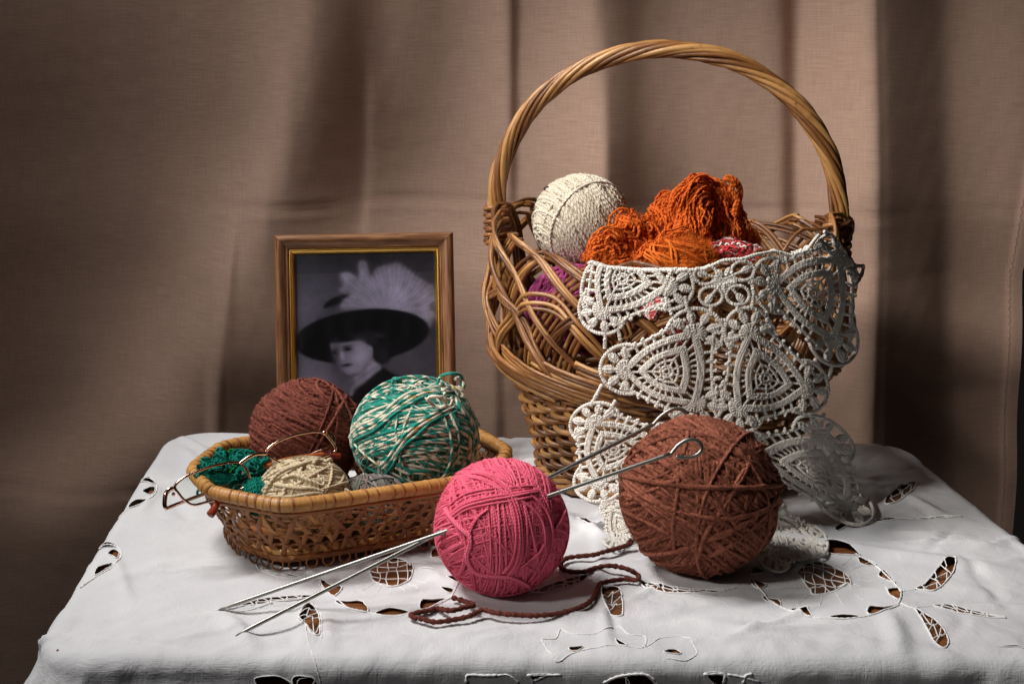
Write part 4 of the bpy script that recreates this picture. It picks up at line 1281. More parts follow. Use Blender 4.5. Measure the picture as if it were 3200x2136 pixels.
    # coiled bindings
    def binding(p, turns, z0, z1, r):
        q = turns*36
        th = np.linspace(0, 2*PI*turns, q)
        z = np.linspace(z0, z1, q)
        out = np.stack([np.cos(th), np.sin(th), 0*th], -1)
        P = np.stack([p[0]+r*np.cos(th), p[1]+r*np.sin(th), z+0.0008*np.sin(th*1.0)], -1)
        for o in (0, 1):
            a = np.arange(q)*2*PI/16+o*PI
            Q = P+out*(0.0011*np.cos(a))[:, None]+np.array([0, 0, 1.])*(0.0011*np.sin(a))[:, None]
            mb = MB(); mb.tubes(Q, 0.0019, 7, ref=out); mb.build('binding', willow_d, root)
    binding(A+np.array([0.001, 0, 0]), 6, 0.192, 0.226, 0.0098)
    binding(Bp+np.array([-0.001, 0, 0]), 6, 0.184, 0.222, 0.0098)
    # knot where rods are tied beside the left post
    th = np.linspace(0, 8*PI, 90)
    p = b_pt(np.array([PI+.18]), np.array([.158]), .002)[0]
    mb = MB(); mb.tubes(np.stack([p[0]+.005*np.cos(th), p[1]+.005*np.sin(th), p[2]+np.linspace(-.006, .006, 90)], -1), .0013, 6); mb.build('tie', willow_d, root)
big_basket()

# ================================================================== low cane basket
cane = wicker_mat('golden_cane', (0.18, 0.066, 0.014), (0.37, 0.158, 0.036), (0.56, 0.29, 0.080), 0.38)
cane_d = wicker_mat('brown_cane', (0.12, 0.036, 0.009), (0.235, 0.079, 0.018), (0.37, 0.142, 0.034), 0.42)
TC = np.array([-0.1195, 1.027]); TA = math.atan2(0.433, 0.90)
def t_world(x, y, z):
    return np.stack([TC[0]+x*math.cos(TA)-y*math.sin(TA), TC[1]+x*math.sin(TA)+y*math.cos(TA), np.asarray(z)+0*x], -1)
def octagon(hx, hy, cx, cy, n):
    """elongated octagon, rounded, counter-clockwise, as n points"""
    pts = [(hx, -cy), (hx, cy), (cx, hy), (-cx, hy), (-hx, cy), (-hx, -cy), (-cx, -hy), (cx, -hy)]
    P = []
    for i in range(8):
        a, b = np.array(pts[i]), np.array(pts[(i+1) % 8])
        for k in range(12):
            P.append(a+(b-a)*k/12)
    P = np.array(P)
    for _ in range(4):
        P = 0.5*P+0.25*(np.roll(P, 1, 0)+np.roll(P, -1, 0))
    L = np.linalg.norm(np.roll(P, -1, 0)-P, axis=1); cum = np.concatenate([[0], np.cumsum(L)]); Q = np.vstack([P, P[:1]])
    s = np.linspace(0, cum[-1], n, endpoint=False)
    return np.stack([np.interp(s, cum, Q[:, 0]), np.interp(s, cum, Q[:, 1])], -1)
ZR = 0.0545
def t_ring(h, n):
    """outline of the wall at relative height h (0 foot, 1 rim)"""
    b = octagon(.090, .059, .072, .022, n); r = octagon(.1150, .0835, .077, .029, n)
    k = np.clip(h, 0, 1)**0.8
    return b+(r-b)*k
def low_basket():
    rs = np.random.RandomState(25)
    root = thing('cane_basket', 'low eight-sided woven cane basket filled with wool balls', 'basket', (TC[0], TC[1], 0.0))
    N = 720
    ring = {}
    H = np.linspace(0, 1, 41)
    RG = np.array([t_ring(h, N) for h in H])                   # 41,N,2
    cen = np.zeros(2)
    def wall(s, h, off=0.0):
        """s in 0..1 round, h in 0..1 up"""
        s = np.mod(s, 1)*N
        i = np.floor(s).astype(int) % N; j = (i+1) % N; f = (s-np.floor(s))[:, None]
        hh = np.clip(h, 0, 1)*40; a = np.clip(np.floor(hh).astype(int), 0, 39); g = (hh-a)[:, None]
        P = (1-g)*((1-f)*RG[a, i]+f*RG[a, j])+g*((1-f)*RG[a+1, i]+f*RG[a+1, j])
        t = (1-g)*(RG[a, j]-RG[a, i])+g*(RG[a+1, j]-RG[a+1, i])
        nrm = unit(np.stack([t[:, 1], -t[:, 0]], -1))
        P = P+nrm*np.asarray(off).reshape(-1, 1)
        z = 0.0075+np.clip(h, 0, 1)*(ZR-0.010)
        W = t_world(P[:, 0], P[:, 1], z)
        nw = np.stack([nrm[:, 0]*math.cos(TA)-nrm[:, 1]*math.sin(TA), nrm[:, 0]*math.sin(TA)+nrm[:, 1]*math.cos(TA), -0.35+0*s], -1)
        return W, unit(nw)
    # floor
    mb = MB()
    q = octagon(.088, .057, .071, .021, 96)
    V = np.stack([np.concatenate([t_world(q[:, 0]*k, q[:, 1]*k, np.full(96, .0065))]) for k in np.linspace(0.02, 1, 6)])
    mb.grid(V, .3, wrap=True); mb.grid((V-np.array([0, 0, .003]))[::-1], .3, wrap=True); mb.build('floor_panel', cane_d, root)
    # slanting strips in two directions
    n = 52
    u = np.linspace(0, 1, 26)
    for d in (1, -1):
        for k in range(n):
            s0 = (k+0.25*(d < 0)+0.06*rs.randn())/n
            s = s0+d*0.040*u
            off = 0.0011*np.sin(u*PI*4+k*PI+(0 if d > 0 else PI))
            P, nw = wall(s, u, off)
            mb = MB(); mb.tubes(P, 0.0022*(1+0.1*rs.randn()), 6, ref=nw, flat=0.18, rnd=.3+.35*rs.rand()); mb.build('cane_strip', cane_d if rs.rand() < .9 else cane, root)
    # level strips woven through
    s = np.linspace(0, 1, 500, endpoint=False)
    for j, h in enumerate((.10, .27, .44, .61, .78, .93)):
        off = 0.0012*np.sin(s*2*PI*n/1.0+j*PI)
        P, nw = wall(s, h+0.012*np.sin(s*40+j), off)
        mb = MB(); mb.tubes(P, 0.0012, 6, ref=nw, flat=0.3, closed=True, rnd=rs.rand()); mb.build('cane_strip', cane_d, root)
    # wrapped rim
    m = 900
    r = octagon(.1150, .0835, .077, .029, m)
    P = t_world(r[:, 0], r[:, 1], np.full(m, ZR))
    out = unit(P-np.array([TC[0], TC[1], ZR]))
    s_ = np.concatenate([[0], np.cumsum(np.linalg.norm(np.diff(P, axis=0), axis=1))])
    R = 0.0049*(1+0.035*np.abs(np.sin(s_/0.0017*PI/2))+0.02*np.sin(s_*57))
    mb = MB(); mb.tubes(P, R, 14, ref=out, closed=True, rnd=.75)
    rim = mb.build('rim', cane, root)
    # single wraps standing proud along the rim
    k = 0
    while k < m-2:
        mb = MB()
        i = k; T = unit(P[(i+1) % m]-P[i-1]); B = np.array([0, 0, 1.]); O = np.cross(T, B)
        a = np.linspace(0, 2*PI, 22, endpoint=False)
        C = P[i]+0.0050*(np.cos(a)[:, None]*O+np.sin(a)[:, None]*B)+T*(0.0016*np.cos(a))[:, None]
        mb.tubes(C, 0.0011*(0.8+0.5*rs.rand()), 5, ref=unit(C-P[i]), flat=.35, closed=True, rnd=rs.rand())
        mb.build('rim_wrap', cane if rs.rand() < .6 else cane_d, rim)
        k += rs.randint(8, 17)
    # split just below the rim
    P2, nw = wall(s, np.full(500, .90), .0016)
    mb = MB(); mb.tubes(P2, 0.0017, 6, ref=nw, flat=.5, closed=True); mb.build('rim_lashing', cane_d, root)
    # foot: flat bands with small hoops between
    for z, o in ((.0128, .0012), (.0085, .0022)):
        q = octagon(.0915+o, .0605+o, .074, .023, 400)
        W = t_world(q[:, 0], q[:, 1], np.full(400, z))
        mb = MB(); mb.tubes(W, 0.0026, 6, ref=unit(W-np.array([TC[0], TC[1], z])), flat=.45, closed=True); mb.build('foot_band', cane if z > .01 else cane_d, root)
    nh = 46
    q = octagon(.0945, .0635, .075, .024, nh*10)
    for k in range(nh):
        i = k*10
        p = t_world(q[i:i+1, 0], q[i:i+1, 1], np.array([.0]))[0]; p2 = t_world(q[(i+5) % (nh*10):][:1, 0], q[(i+5) % (nh*10):][:1, 1], np.array([0.]))[0]
        T = unit(p2-p)
        a = np.linspace(0, 2*PI, 20, endpoint=False)+0.2*rs.randn()
        C = p+T*(0.0040*np.cos(a))[:, None]+np.array([0, 0, 1.])*(0.0048+0.0040*np.sin(a))[:, None]
        mb = MB(); mb.tubes(C, 0.0007, 5, closed=True); mb.build('cane_hoop', cane_d, root)
low_basket()
# ================================================================== framed photograph
def portrait(nu, nv):
    """a soft black-and-white print of a woman in a broad feathered hat, as one colour per grid point"""
    u, v = np.meshgrid(np.linspace(0, 1, nu), np.linspace(0, 1, nv))
    Y = 217+v*1700
    X = (1-u)*(210+35*(Y-217)/1210)+u*(1428+62*(Y-212)/1150)
    rs = np.random.RandomState(2)
    def nz(k, seed):
        r = np.random.RandomState(seed); o = 0
        for s in (k, k*2, k*4):
            g = r.randn(int(nv/s)+4, int(nu/s)+4)
            yi = np.linspace(0, g.shape[0]-2.01, nv); xi = np.linspace(0, g.shape[1]-2.01, nu)
            a = yi.astype(int); b = xi.astype(int); fy = (yi-a)[:, None]; fx = (xi-b)[None]
            o = o + ((g[a][:, b]*(1-fx)+g[a][:, b+1]*fx)*(1-fy)+(g[a+1][:, b]*(1-fx)+g[a+1][:, b+1]*fx)*fy)*(s/k/4)
        return o
    img = 66+30*np.exp(-((X-300)/420)**2-((Y-820)/420)**2)+52*np.exp(-((X-300)/300)**2-((Y-1380)/260)**2)+10*np.exp(-((X-1200)/300)**2-((Y-1150)/150)**2) - 8*(Y < 400) + 3*nz(12, 3) + 1.5*nz(2, 4)
    def poly(pts, soft, n=200):
        P = smooth_path(np.array(pts, float), n, True)
        ins = np.zeros(X.shape, bool); D = np.full(X.shape, 1e9)
        for i in range(len(P)):
            (x1, y1), (x2, y2) = P[i-1], P[i]
            if y1 != y2:
                ins ^= ((y1 > Y) != (y2 > Y)) & (X < (x2-x1)*(Y-y1)/(y2-y1)+x1)
        for i in range(0, len(P), 1):
            D = np.minimum(D, (X-P[i, 0])**2+(Y-P[i, 1])**2)
        d = np.sqrt(D)*np.where(ins, -1, 1)
        return 1/(1+np.exp(np.clip(d/soft, -30, 30)))
    def put(m, val):
        nonlocal img
        img = img*(1-m)+val*m
    ell = lambda cx, cy, a, b, r=0: (((X-cx)*math.cos(r)+(Y-cy)*math.sin(r))/a)**2+((-(X-cx)*math.sin(r)+(Y-cy)*math.cos(r))/b)**2
    blob = lambda *a: np.exp(-ell(*a)*1.2)
    # dress
    put(poly([(960,1205),(1060,1250),(1180,1330),(1290,1460),(1400,1700),(1400,1960),(560,1960),(600,1620),(690,1430),(760,1385),(860,1310)], 6), 34+2*nz(6, 9))
    put(poly([(700,1300),(770,1275),(760,1340),(700,1400),(690,1480),(640,1520),(600,1470),(640,1380)], 10)*.75, 92)
    # crown and ribbon of the hat
    put(poly([(425,800),(455,730),(520,690),(700,640),(900,640),(1000,720),(800,745),(560,780)], 5), 84+6*nz(5, 12))
    put(poly([(483,695),(495,660),(540,622),(600,597),(690,580),(740,590),(700,640),(600,668),(520,690)], 5), 33)
    # plumes: fan of soft light streaks
    plume = poly([(618,552),(640,500),(622,412),(690,398),(775,440),(772,322),(800,297),(838,315),(880,425),(930,360),(1040,330),(1120,325),(1210,390),(1290,450),(1370,500),(1440,560),(1445,760),(1395,880),(1290,790),(1000,715),(850,705),(640,700),(640,640),(700,585)], 9)
    ang = np.arctan2(Y-760, X-1040); rad_ = np.hypot(X-1040, Y-760)
    streak = 0
    for f, s in ((23, 1), (57, 2), (111, 3)):
        streak = streak+np.sin(ang*f+2.2*np.sin(rad_/70+s)+s)
    edge = poly([(660,640),(700,480),(860,440),(1040,345),(1180,380),(1330,500),(1440,590),(1440,760),(1380,860),(1100,740),(800,700)], 38)
    put(np.clip(plume*(0.82+0.02*streak+0.13*nz(4, 5))+0.35*edge*np.clip(streak, 0, 2)*.3, 0, 1), 152+1.5*streak+14*nz(5, 6)+9*nz(9, 26)+22*blob(1120,600,260,150)+12*blob(1330,720,110,120))
    put(blob(700, 520, 50, 60)*.5, 105); put(blob(820, 480, 35, 90)*.4, 110); put(blob(640, 480, 22, 50)*.5, 85); put(blob(985, 640, 40, 120, .4)*.25, 115)
    put(poly([(1380,680),(1440,655),(1445,750),(1400,735)], 6)*.7, 72)
    put(poly([(1395,880),(1450,800),(1500,900),(1480,1010),(1410,960)], 10)*.7, 58)
    # brim
    put(1/(1+np.exp(np.clip((np.sqrt(ell(812, 942, 578, 226, -0.085))-1)*70, -30, 30))), 29+1.2*nz(8, 8)+3*np.sin(X/26.)*np.exp(-((Y-880)/90)**2))
    # hair
    hair = poly([(545,985),(640,935),(800,910),(950,900),(1050,960),(1075,1060),(1050,1150),(985,1185),(920,1160),(900,1100),(860,1020),(700,1000)], 9)
    put(hair, 37+7*nz(4, 17)+9*blob(950, 950, 60, 30)+9*blob(1000, 1080, 25, 60))
    # face and neck
    put(poly([(760,1285),(830,1240),(905,1145),(940,1150),(985,1215),(930,1265),(850,1335),(770,1395),(735,1450),(705,1420),(750,1345)], 7), 128+10*np.sin((X*.6+Y)/11.)+10*nz(3, 14)+22*blob(915, 1190, 50, 40))
    put(poly([(548,1000),(560,1070),(588,1140),(625,1205),(680,1255),(735,1278),(800,1262),(850,1208),(900,1150),(912,1100),(900,1040),(860,1015),(800,983),(740,985),(660,995)], 6), 118)
    put(blob(800, 1110, 85, 110), 178); put(blob(745, 1225, 60, 35)*.8, 150); put(blob(690, 1010, 60, 22)*.6, 120); put(blob(645, 1105, 20, 48, -.1)*.95, 190); put(blob(655, 1135, 26, 12)*.8, 150)
    put(blob(592, 1110, 42, 130)*.8, 62); put(blob(630, 1200, 40, 45)*.5, 84)
    put(blob(692, 1050, 46, 24)*.98, 30); put(blob(690, 1024, 48, 9, -.1)*.7, 50); put(blob(580, 1078, 26, 20)*.9, 42); put(blob(585, 1052, 28, 8)*.6, 48)
    put(blob(648, 1150, 24, 6)*.6, 84); put(blob(690, 1186, 50, 13, -.12)*.98, 34); put(blob(688, 1204, 36, 6)*.5, 84)
    put(blob(740, 1275, 80, 18, -.2)*.6, 78); put(blob(730, 1085, 60, 22)*.35, 110); put(blob(850, 1190, 26, 60, .5)*.5, 110)
    put(blob(889, 1062, 20, 32)*.9, 150); put(blob(885, 1066, 7, 16)*.6, 90)
    put(poly([(860,985),(960,960),(1060,1010),(1060,1130),(980,1175),(925,1150),(918,1080),(910,1030)], 7), 36+6*nz(4, 19))
    g = np.clip(112+(img-112)*1.2, 10, 225)/255
    lin = .95*(1-np.exp(-3.3*np.where(g <= .04045, g/12.92, ((g+.055)/1.055)**2.4)))
    return np.stack([lin*1.0, lin*.92, lin*1.24, np.ones_like(lin)], -1)

def frame():
    # outer corners traced at the base and the top of the leaning frame
    bl = on_z(893, 1462, 0.0005); br = on_z(1452, 1456, 0.0005)
    tl = on_y(858, 736, on_z(893, 1462)[1]+0.042); tr = on_y(1416, 726, on_z(1452, 1456)[1]+0.042)
    w = np.linalg.norm(tr-tl); ex = unit(tr-tl)
    ez = unit((tl+tr)/2-(bl+br)/2); ez = unit(ez-ex*(ez@ex)); h = np.linalg.norm((tl+tr)/2-(bl+br)/2)
    ey = np.cross(ez, ex)                                                    # pointing back
    org = (tl+tr)/2-ez*h
    L = lambda P: org+np.asarray(P)[..., 0:1]*ex+np.asarray(P)[..., 1:2]*ey+np.asarray(P)[..., 2:3]*ez
    root = thing('picture_frame', 'brown and gold picture frame with an old photograph of a woman in a hat', 'picture frame', org)
    wood = Mat('frame_wood')
    ln, an, rn = wood.attr('len'), wood.attr('ang'), wood.attr('rnd')
    g = wood.noise(wood.comb(wood.math('MULTIPLY', ln, 34.0), wood.math('MULTIPLY', an, 26.0), wood.math('MULTIPLY', rn, 9.0)), 1.0, 5, .65)
    wood.set(Base_Color=wood.ramp(g, [(0.30, (0.075, 0.026, 0.010)), (0.5, (0.185, 0.080, 0.034)), (0.72, (0.30, 0.155, 0.075))]), Roughness=0.32, Normal=wood.bump(g, .15, .0004), Coat_Weight=0.15)
    gold = metal_mat('gold_edge', (0.95, 0.58, 0.14, 1), 0.26)
    # moulding profile: (inwards, forward)
    prof = np.array([(0, -.006), (0, .0050), (.0008, .0072), (.0025, .0088), (.0050, .0092), (.0075, .0082), (.0092, .0064), (.0102, .0052), (.0108, .0056), (.0118, .0056), (.0122, .0046), (.0122, -.006)])
    gp = np.array([(.0122, .0038), (.0127, .0050), (.0135, .0055), (.0145, .0050), (.0155, .0038), (.0164, .0022), (.0172, .0004), (.0174, -.002), (.0122, -.002)])
    sides = [((-w/2, 0), (w/2, 0)), ((w/2, 0), (w/2, h)), ((w/2, h), (-w/2, h)), ((-w/2, h), (-w/2, 0))]
    for k, (a, b) in enumerate(sides):
        a, b = np.array(a), np.array(b); e = unit(b-a); nin = np.array([-e[1], e[0]]); ln_ = np.linalg.norm(b-a)
        for pr, nm, mt in ((prof, 'frame_rail', wood.m), (gp, 'gold_slip', gold)):
            mb = MB(); rows = []; q = 24
            pr = np.vstack([pr, pr[:1]])
            d = np.concatenate([[0], np.cumsum(np.linalg.norm(np.diff(pr, axis=0), axis=1))])
            V = np.zeros((len(pr), q, 3)); lens = np.zeros((len(pr), q)); ans = np.zeros((len(pr), q))
            for i, (inn, fw) in enumerate(pr):
                t = np.linspace(inn+.00012, ln_-inn-.00012, q)
                p = a+e*t[:, None]+nin*inn
                V[i] = L(np.stack([p[:, 0], np.full(q, -fw), p[:, 1]], -1)); lens[i] = t; ans[i] = d[i]*18
            mb.grid(V, .1+.2*k, lens, ans)
            o = mb.build(nm, mt, root, smooth=True)
    # the print
    x0, x1, z0, z1 = -w/2+.0150, w/2-.0150, .0150, h-.0150
    nu, nv = 190, 264
    uu, vv = np.meshgrid(np.linspace(0, 1, nu), np.linspace(0, 1, nv))
    V = L(np.stack([x0+(x1-x0)*uu, np.full_like(uu, .0005), z1-(z1-z0)*vv], -1))
    mb = MB(); mb.grid(V)
    pm = Mat('photo_print')
    at = pm.n('ShaderNodeAttribute', attribute_name='print')
    gr = pm.noise(pm.obj(), 900, 2)
    pm.set(Base_Color=pm.mix(1.0, at.outputs['Color'], pm.ramp(gr, [(0.3, (.9,)*3), (.7, (1.1,)*3)]), 'MULTIPLY'), Roughness=0.5, Specular_IOR_Level=0.3)
    mb.build('photo_print', pm.m, root, col=portrait(nu, nv).reshape(-1, 4))
    mb = MB(); mb.grid(L(np.array([[[x0, -.0012, z0], [x1, -.0012, z0]], [[x0, -.0012, z1], [x1, -.0012, z1]]]))); mb.build('glass_pane', glass_mat('frame_glass', gloss=.8), root, smooth=False)
    bk = Mat('back_board'); bk.set(Base_Color=(.05, .03, .02, 1), Roughness=.8)
    mb = MB(); mb.box((0, 0, 0), (1, 1, 1)); mb.v[0] = L(np.array([x0-.004, .0022, z0-.004])+mb.v[0]*np.array([x1-x0+.008, .002, z1-z0+.008])); mb.build('back_board', bk.m, root, smooth=False)
    # easel leg
    top = L(np.array([0, .0042, h*.62])); foot = np.array([top[0], top[1]+.050, .0012])
    sx = ex*.02
    V = np.array([top-sx*.6, top+sx*.6, foot+sx, foot-sx]); V = np.concatenate([V, V+ey*.002])
    mb = MB(); mb.add(V, [[0, 1, 2, 3], [7, 6, 5, 4], [0, 4, 5, 1], [1, 5, 6, 2], [2, 6, 7, 3], [3, 7, 4, 0]]); mb.build('easel_leg', bk.m, root, smooth=False)
frame()

# ================================================================== eyeglasses
def glasses():
    rg = metal_mat('rose_gold_metal', (0.78, 0.50, 0.38, 1), 0.13)
    dk = metal_mat('dark_bronze_metal', (0.22, 0.13, 0.10, 1), 0.2)
    amb = Mat('amber_plastic'); amb.set(Base_Color=(0.42, 0.095, 0.014, 1), Roughness=.16, Specular_IOR_Level=.6, Coat_Weight=.5)
    redp = Mat('red_brown_plastic'); redp.set(Base_Color=(0.24, 0.030, 0.012, 1), Roughness=.18, Specular_IOR_Level=.6, Coat_Weight=.4)
    lens = glass_mat('lens_glass', (.94, .965, .93, 1))
    pad = Mat('nose_pad_silicone'); pad.set(Base_Color=(.75, .70, .62, 1), Roughness=.2, Transmission_Weight=.6)
    def dep(px, py):                      # the plane of the two lenses
        return 0.940 + (px-515)/(1045-515)*0.050 + (1480-py)*0.00006
    W = lambda pts, dy=0.0: np.array([on_y(a, b, dep(a, b)+dy) for a, b in Z4(pts)])
    root = thing('eyeglasses', 'thin rose-gold eyeglasses with amber temple tips resting on the low basket', 'eyeglasses', W([(1050, 700)])[0])
    Lz = [(183,850),(225,800),(300,745),(400,698),(500,655),(600,620),(700,594),(800,575),(880,564),(945,562),(985,575),(1050,640),(1085,710),(1095,770),(1070,830),(1000,890),(850,955),(650,1022),(500,1068),(420,1083),(350,1060),(280,1005),(220,930),(190,890)]
    Rz = [(1300,440),(1320,400),(1400,335),(1550,262),(1700,218),(1850,192),(1950,190),(2012,205),(2065,265),(2120,335),(2148,395),(2132,435),(2050,476),(1900,532),(1750,582),(1650,603),(1550,598),(1450,562),(1370,515),(1312,472)]
    for pts, met in ((Lz, rg), (Rz, rg)):
        P = smooth_path(W(pts), 120, True)
        c = P.mean(0)
        mb = MB(); mb.tubes(P, .0010, 8, ref=(0, -1, 0), closed=True); mb.build('rim', met, root)
        mb = MB()
        rings = [c+(P-c)*k+np.array([0, -.0016*(1-k*k), 0]) for k in (0.02, .3, .6, .85, .99)]
        mb.grid(np.stack(rings), wrap=True); mb.build('lens', lens, root)
    mb = MB(); P = smooth_path(W([(978,580),(1010,555),(1060,518),(1130,480),(1200,460),(1300,458)], -.0012), 40); mb.tubes(P, .0013, 8, flat=.7, ref=(0, -1, 0)); mb.build('bridge', rg, root)
    for a, b in (([(1040,690),(1028,720),(1035,745)], (1032,712)), ([(1360,500),(1390,540),(1430,575)], (1400,560))):
        mb = MB(); mb.tubes(smooth_path(W(a, .004), 16), .0005, 6); q = W([b], .006)[0]; mb.ellipsoid(q, (.0020, .0012, .0032), 12, 8); mb.build('nose_pad', pad.m, root)
    # end pieces
    mb = MB(); mb.tubes(smooth_path(W([(185,875),(150,885),(105,905),(70,955),(58,1040),(62,1100),(92,1138)], .001), 40), .0016, 8, flat=.7, ref=(0, -1, 0)); mb.build('end_piece', rg, root)
    mb = MB(); mb.tubes(smooth_path(W([(2000,190),(2030,215),(2090,220),(2125,255),(2130,330),(2110,350)], .003), 40), .0011, 8, ref=(0, -1, 0)); mb.build('end_piece', dk, root)
    mb = MB(); mb.ellipsoid(W([(2012, 204)], -.001)[0], (.0019, .0014, .0017), 12, 8); mb.ellipsoid(W([(165,950)], .002)[0], (.0014, .0014, .0016), 10, 6); mb.build('hinge', rg, root)
    # folded temples behind the lenses
    def path(pts, dd, n=80):
        q = Z4(pts); d = np.interp(np.linspace(0, 1, len(q)), np.linspace(0, 1, len(dd)), dd)
        return smooth_path(np.array([on_y(a, b, dep(a, b)+y) for (a, b), y in zip(q, d)]), n)
    t1 = thing
    mb = MB(); P = path([(92,1122),(180,1085),(350,1020),(520,955),(700,885),(850,825),(970,775),(1130,725),(1280,690)], [.001, .006, .010, .012]); mb.tubes(P, .0013, 8, flat=.55, ref=(0, -1, 0)); o = mb.build('temple', rg, root)
    mb = MB(); P = path([(1130,692),(1260,635),(1390,582),(1500,543),(1650,512),(1800,492),(2000,468)], [.010, .013, .012]); mb.tubes(P, .0018, 8, ref=(0, -1, 0)); mb.build('temple_sleeve', amb.m, o)
    mb = MB(); P = path([(1980,474),(2050,480),(2120,488),(2200,490)], [.012, .013], 30); mb.tubes(P, np.linspace(.0017, .0026, 30), 8, ref=(0, -1, 0)); mb.build('temple_tip', redp.m, o)
    mb = MB(); P = path([(2110,335),(2060,372),(1960,420),(1800,490),(1600,575),(1400,655),(1150,765),(960,850)], [.003, .016, .018, .012]); mb.tubes(P, .0011, 8, flat=.6, ref=(0, -1, 0)); o = mb.build('temple', dk, root)
    mb = MB(); P = path([(980,835),(880,880),(800,915),(745,945)], [.010, .006], 40); mb.tubes(P, .0016, 8, flat=.6, ref=(0, -1, 0)); mb.build('temple_sleeve', dk, o)
    mb = MB(); P = path([(765,930),(735,985),(705,1045),(670,1120),(640,1170),(615,1205)], [.004, -.004, -.010], 50); mb.tubes(P, np.linspace(.0016, .0030, 50), 8, flat=.6, ref=(0, -1, 0)); mb.build('temple_tip', redp.m, o)
glasses()

# ================================================================== steel needles
def needles():
    st = metal_mat('nickel_steel', (0.34, 0.33, 0.30, 1), 0.36)
    def at_t(px, py, it):
        return ray(px, py)/it+np.array([0, 0, CAM_H])
    specs = [('steel needle through the pink ball, its loop held up before the lace', 'A',
              (735, 1985), (2040, 1326), [(2040,1326),(2070,1296),(2105,1277),(2135,1281),(2148,1300),(2136,1317),(2095,1322),(2056,1326)], 1.0078),
             ('steel needle through the pink ball, its loop resting on the large brown ball', 'B',
              (680, 1905), (2096, 1417), [(2096,1417),(2120,1390),(2152,1373),(2180,1378),(2192,1400),(2178,1420),(2150,1428),(2112,1424)], 1.0690)]
    for lab, k, tip, end, loop, it_end in specs:
        p0 = on_z(*tip, 0.0022)
        it0 = 1.0/((p0[1])/ray(*tip)[1])
        p1 = at_t(*end, it_end)
        root = thing('needle', lab, 'knitting needle', p0, 'steel needles through the pink ball')
        n = 60
        t = np.linspace(0, 1, n)[:, None]
        P = p0+(p1-p0)*t
        R = np.full(n, .00138); R[:3] = [.0002, .0008, .0013]
        mb = MB(); mb.tubes(P, R, 10); mb.build('shaft', st, root)
        e = unit(p1-p0)
        Q = []
        for i, (a, b) in enumerate(loop):
            Q.append(at_t(a, b, it_end))
        Q = smooth_path(np.array(Q), 60)
        Q = np.vstack([p1-e*.004, Q])
        Q[-6:, 1] += -0.0015
        mb = MB(); mb.tubes(smooth_path(Q, 90), .00138, 10); mb.build('loop', st, root)
needles()
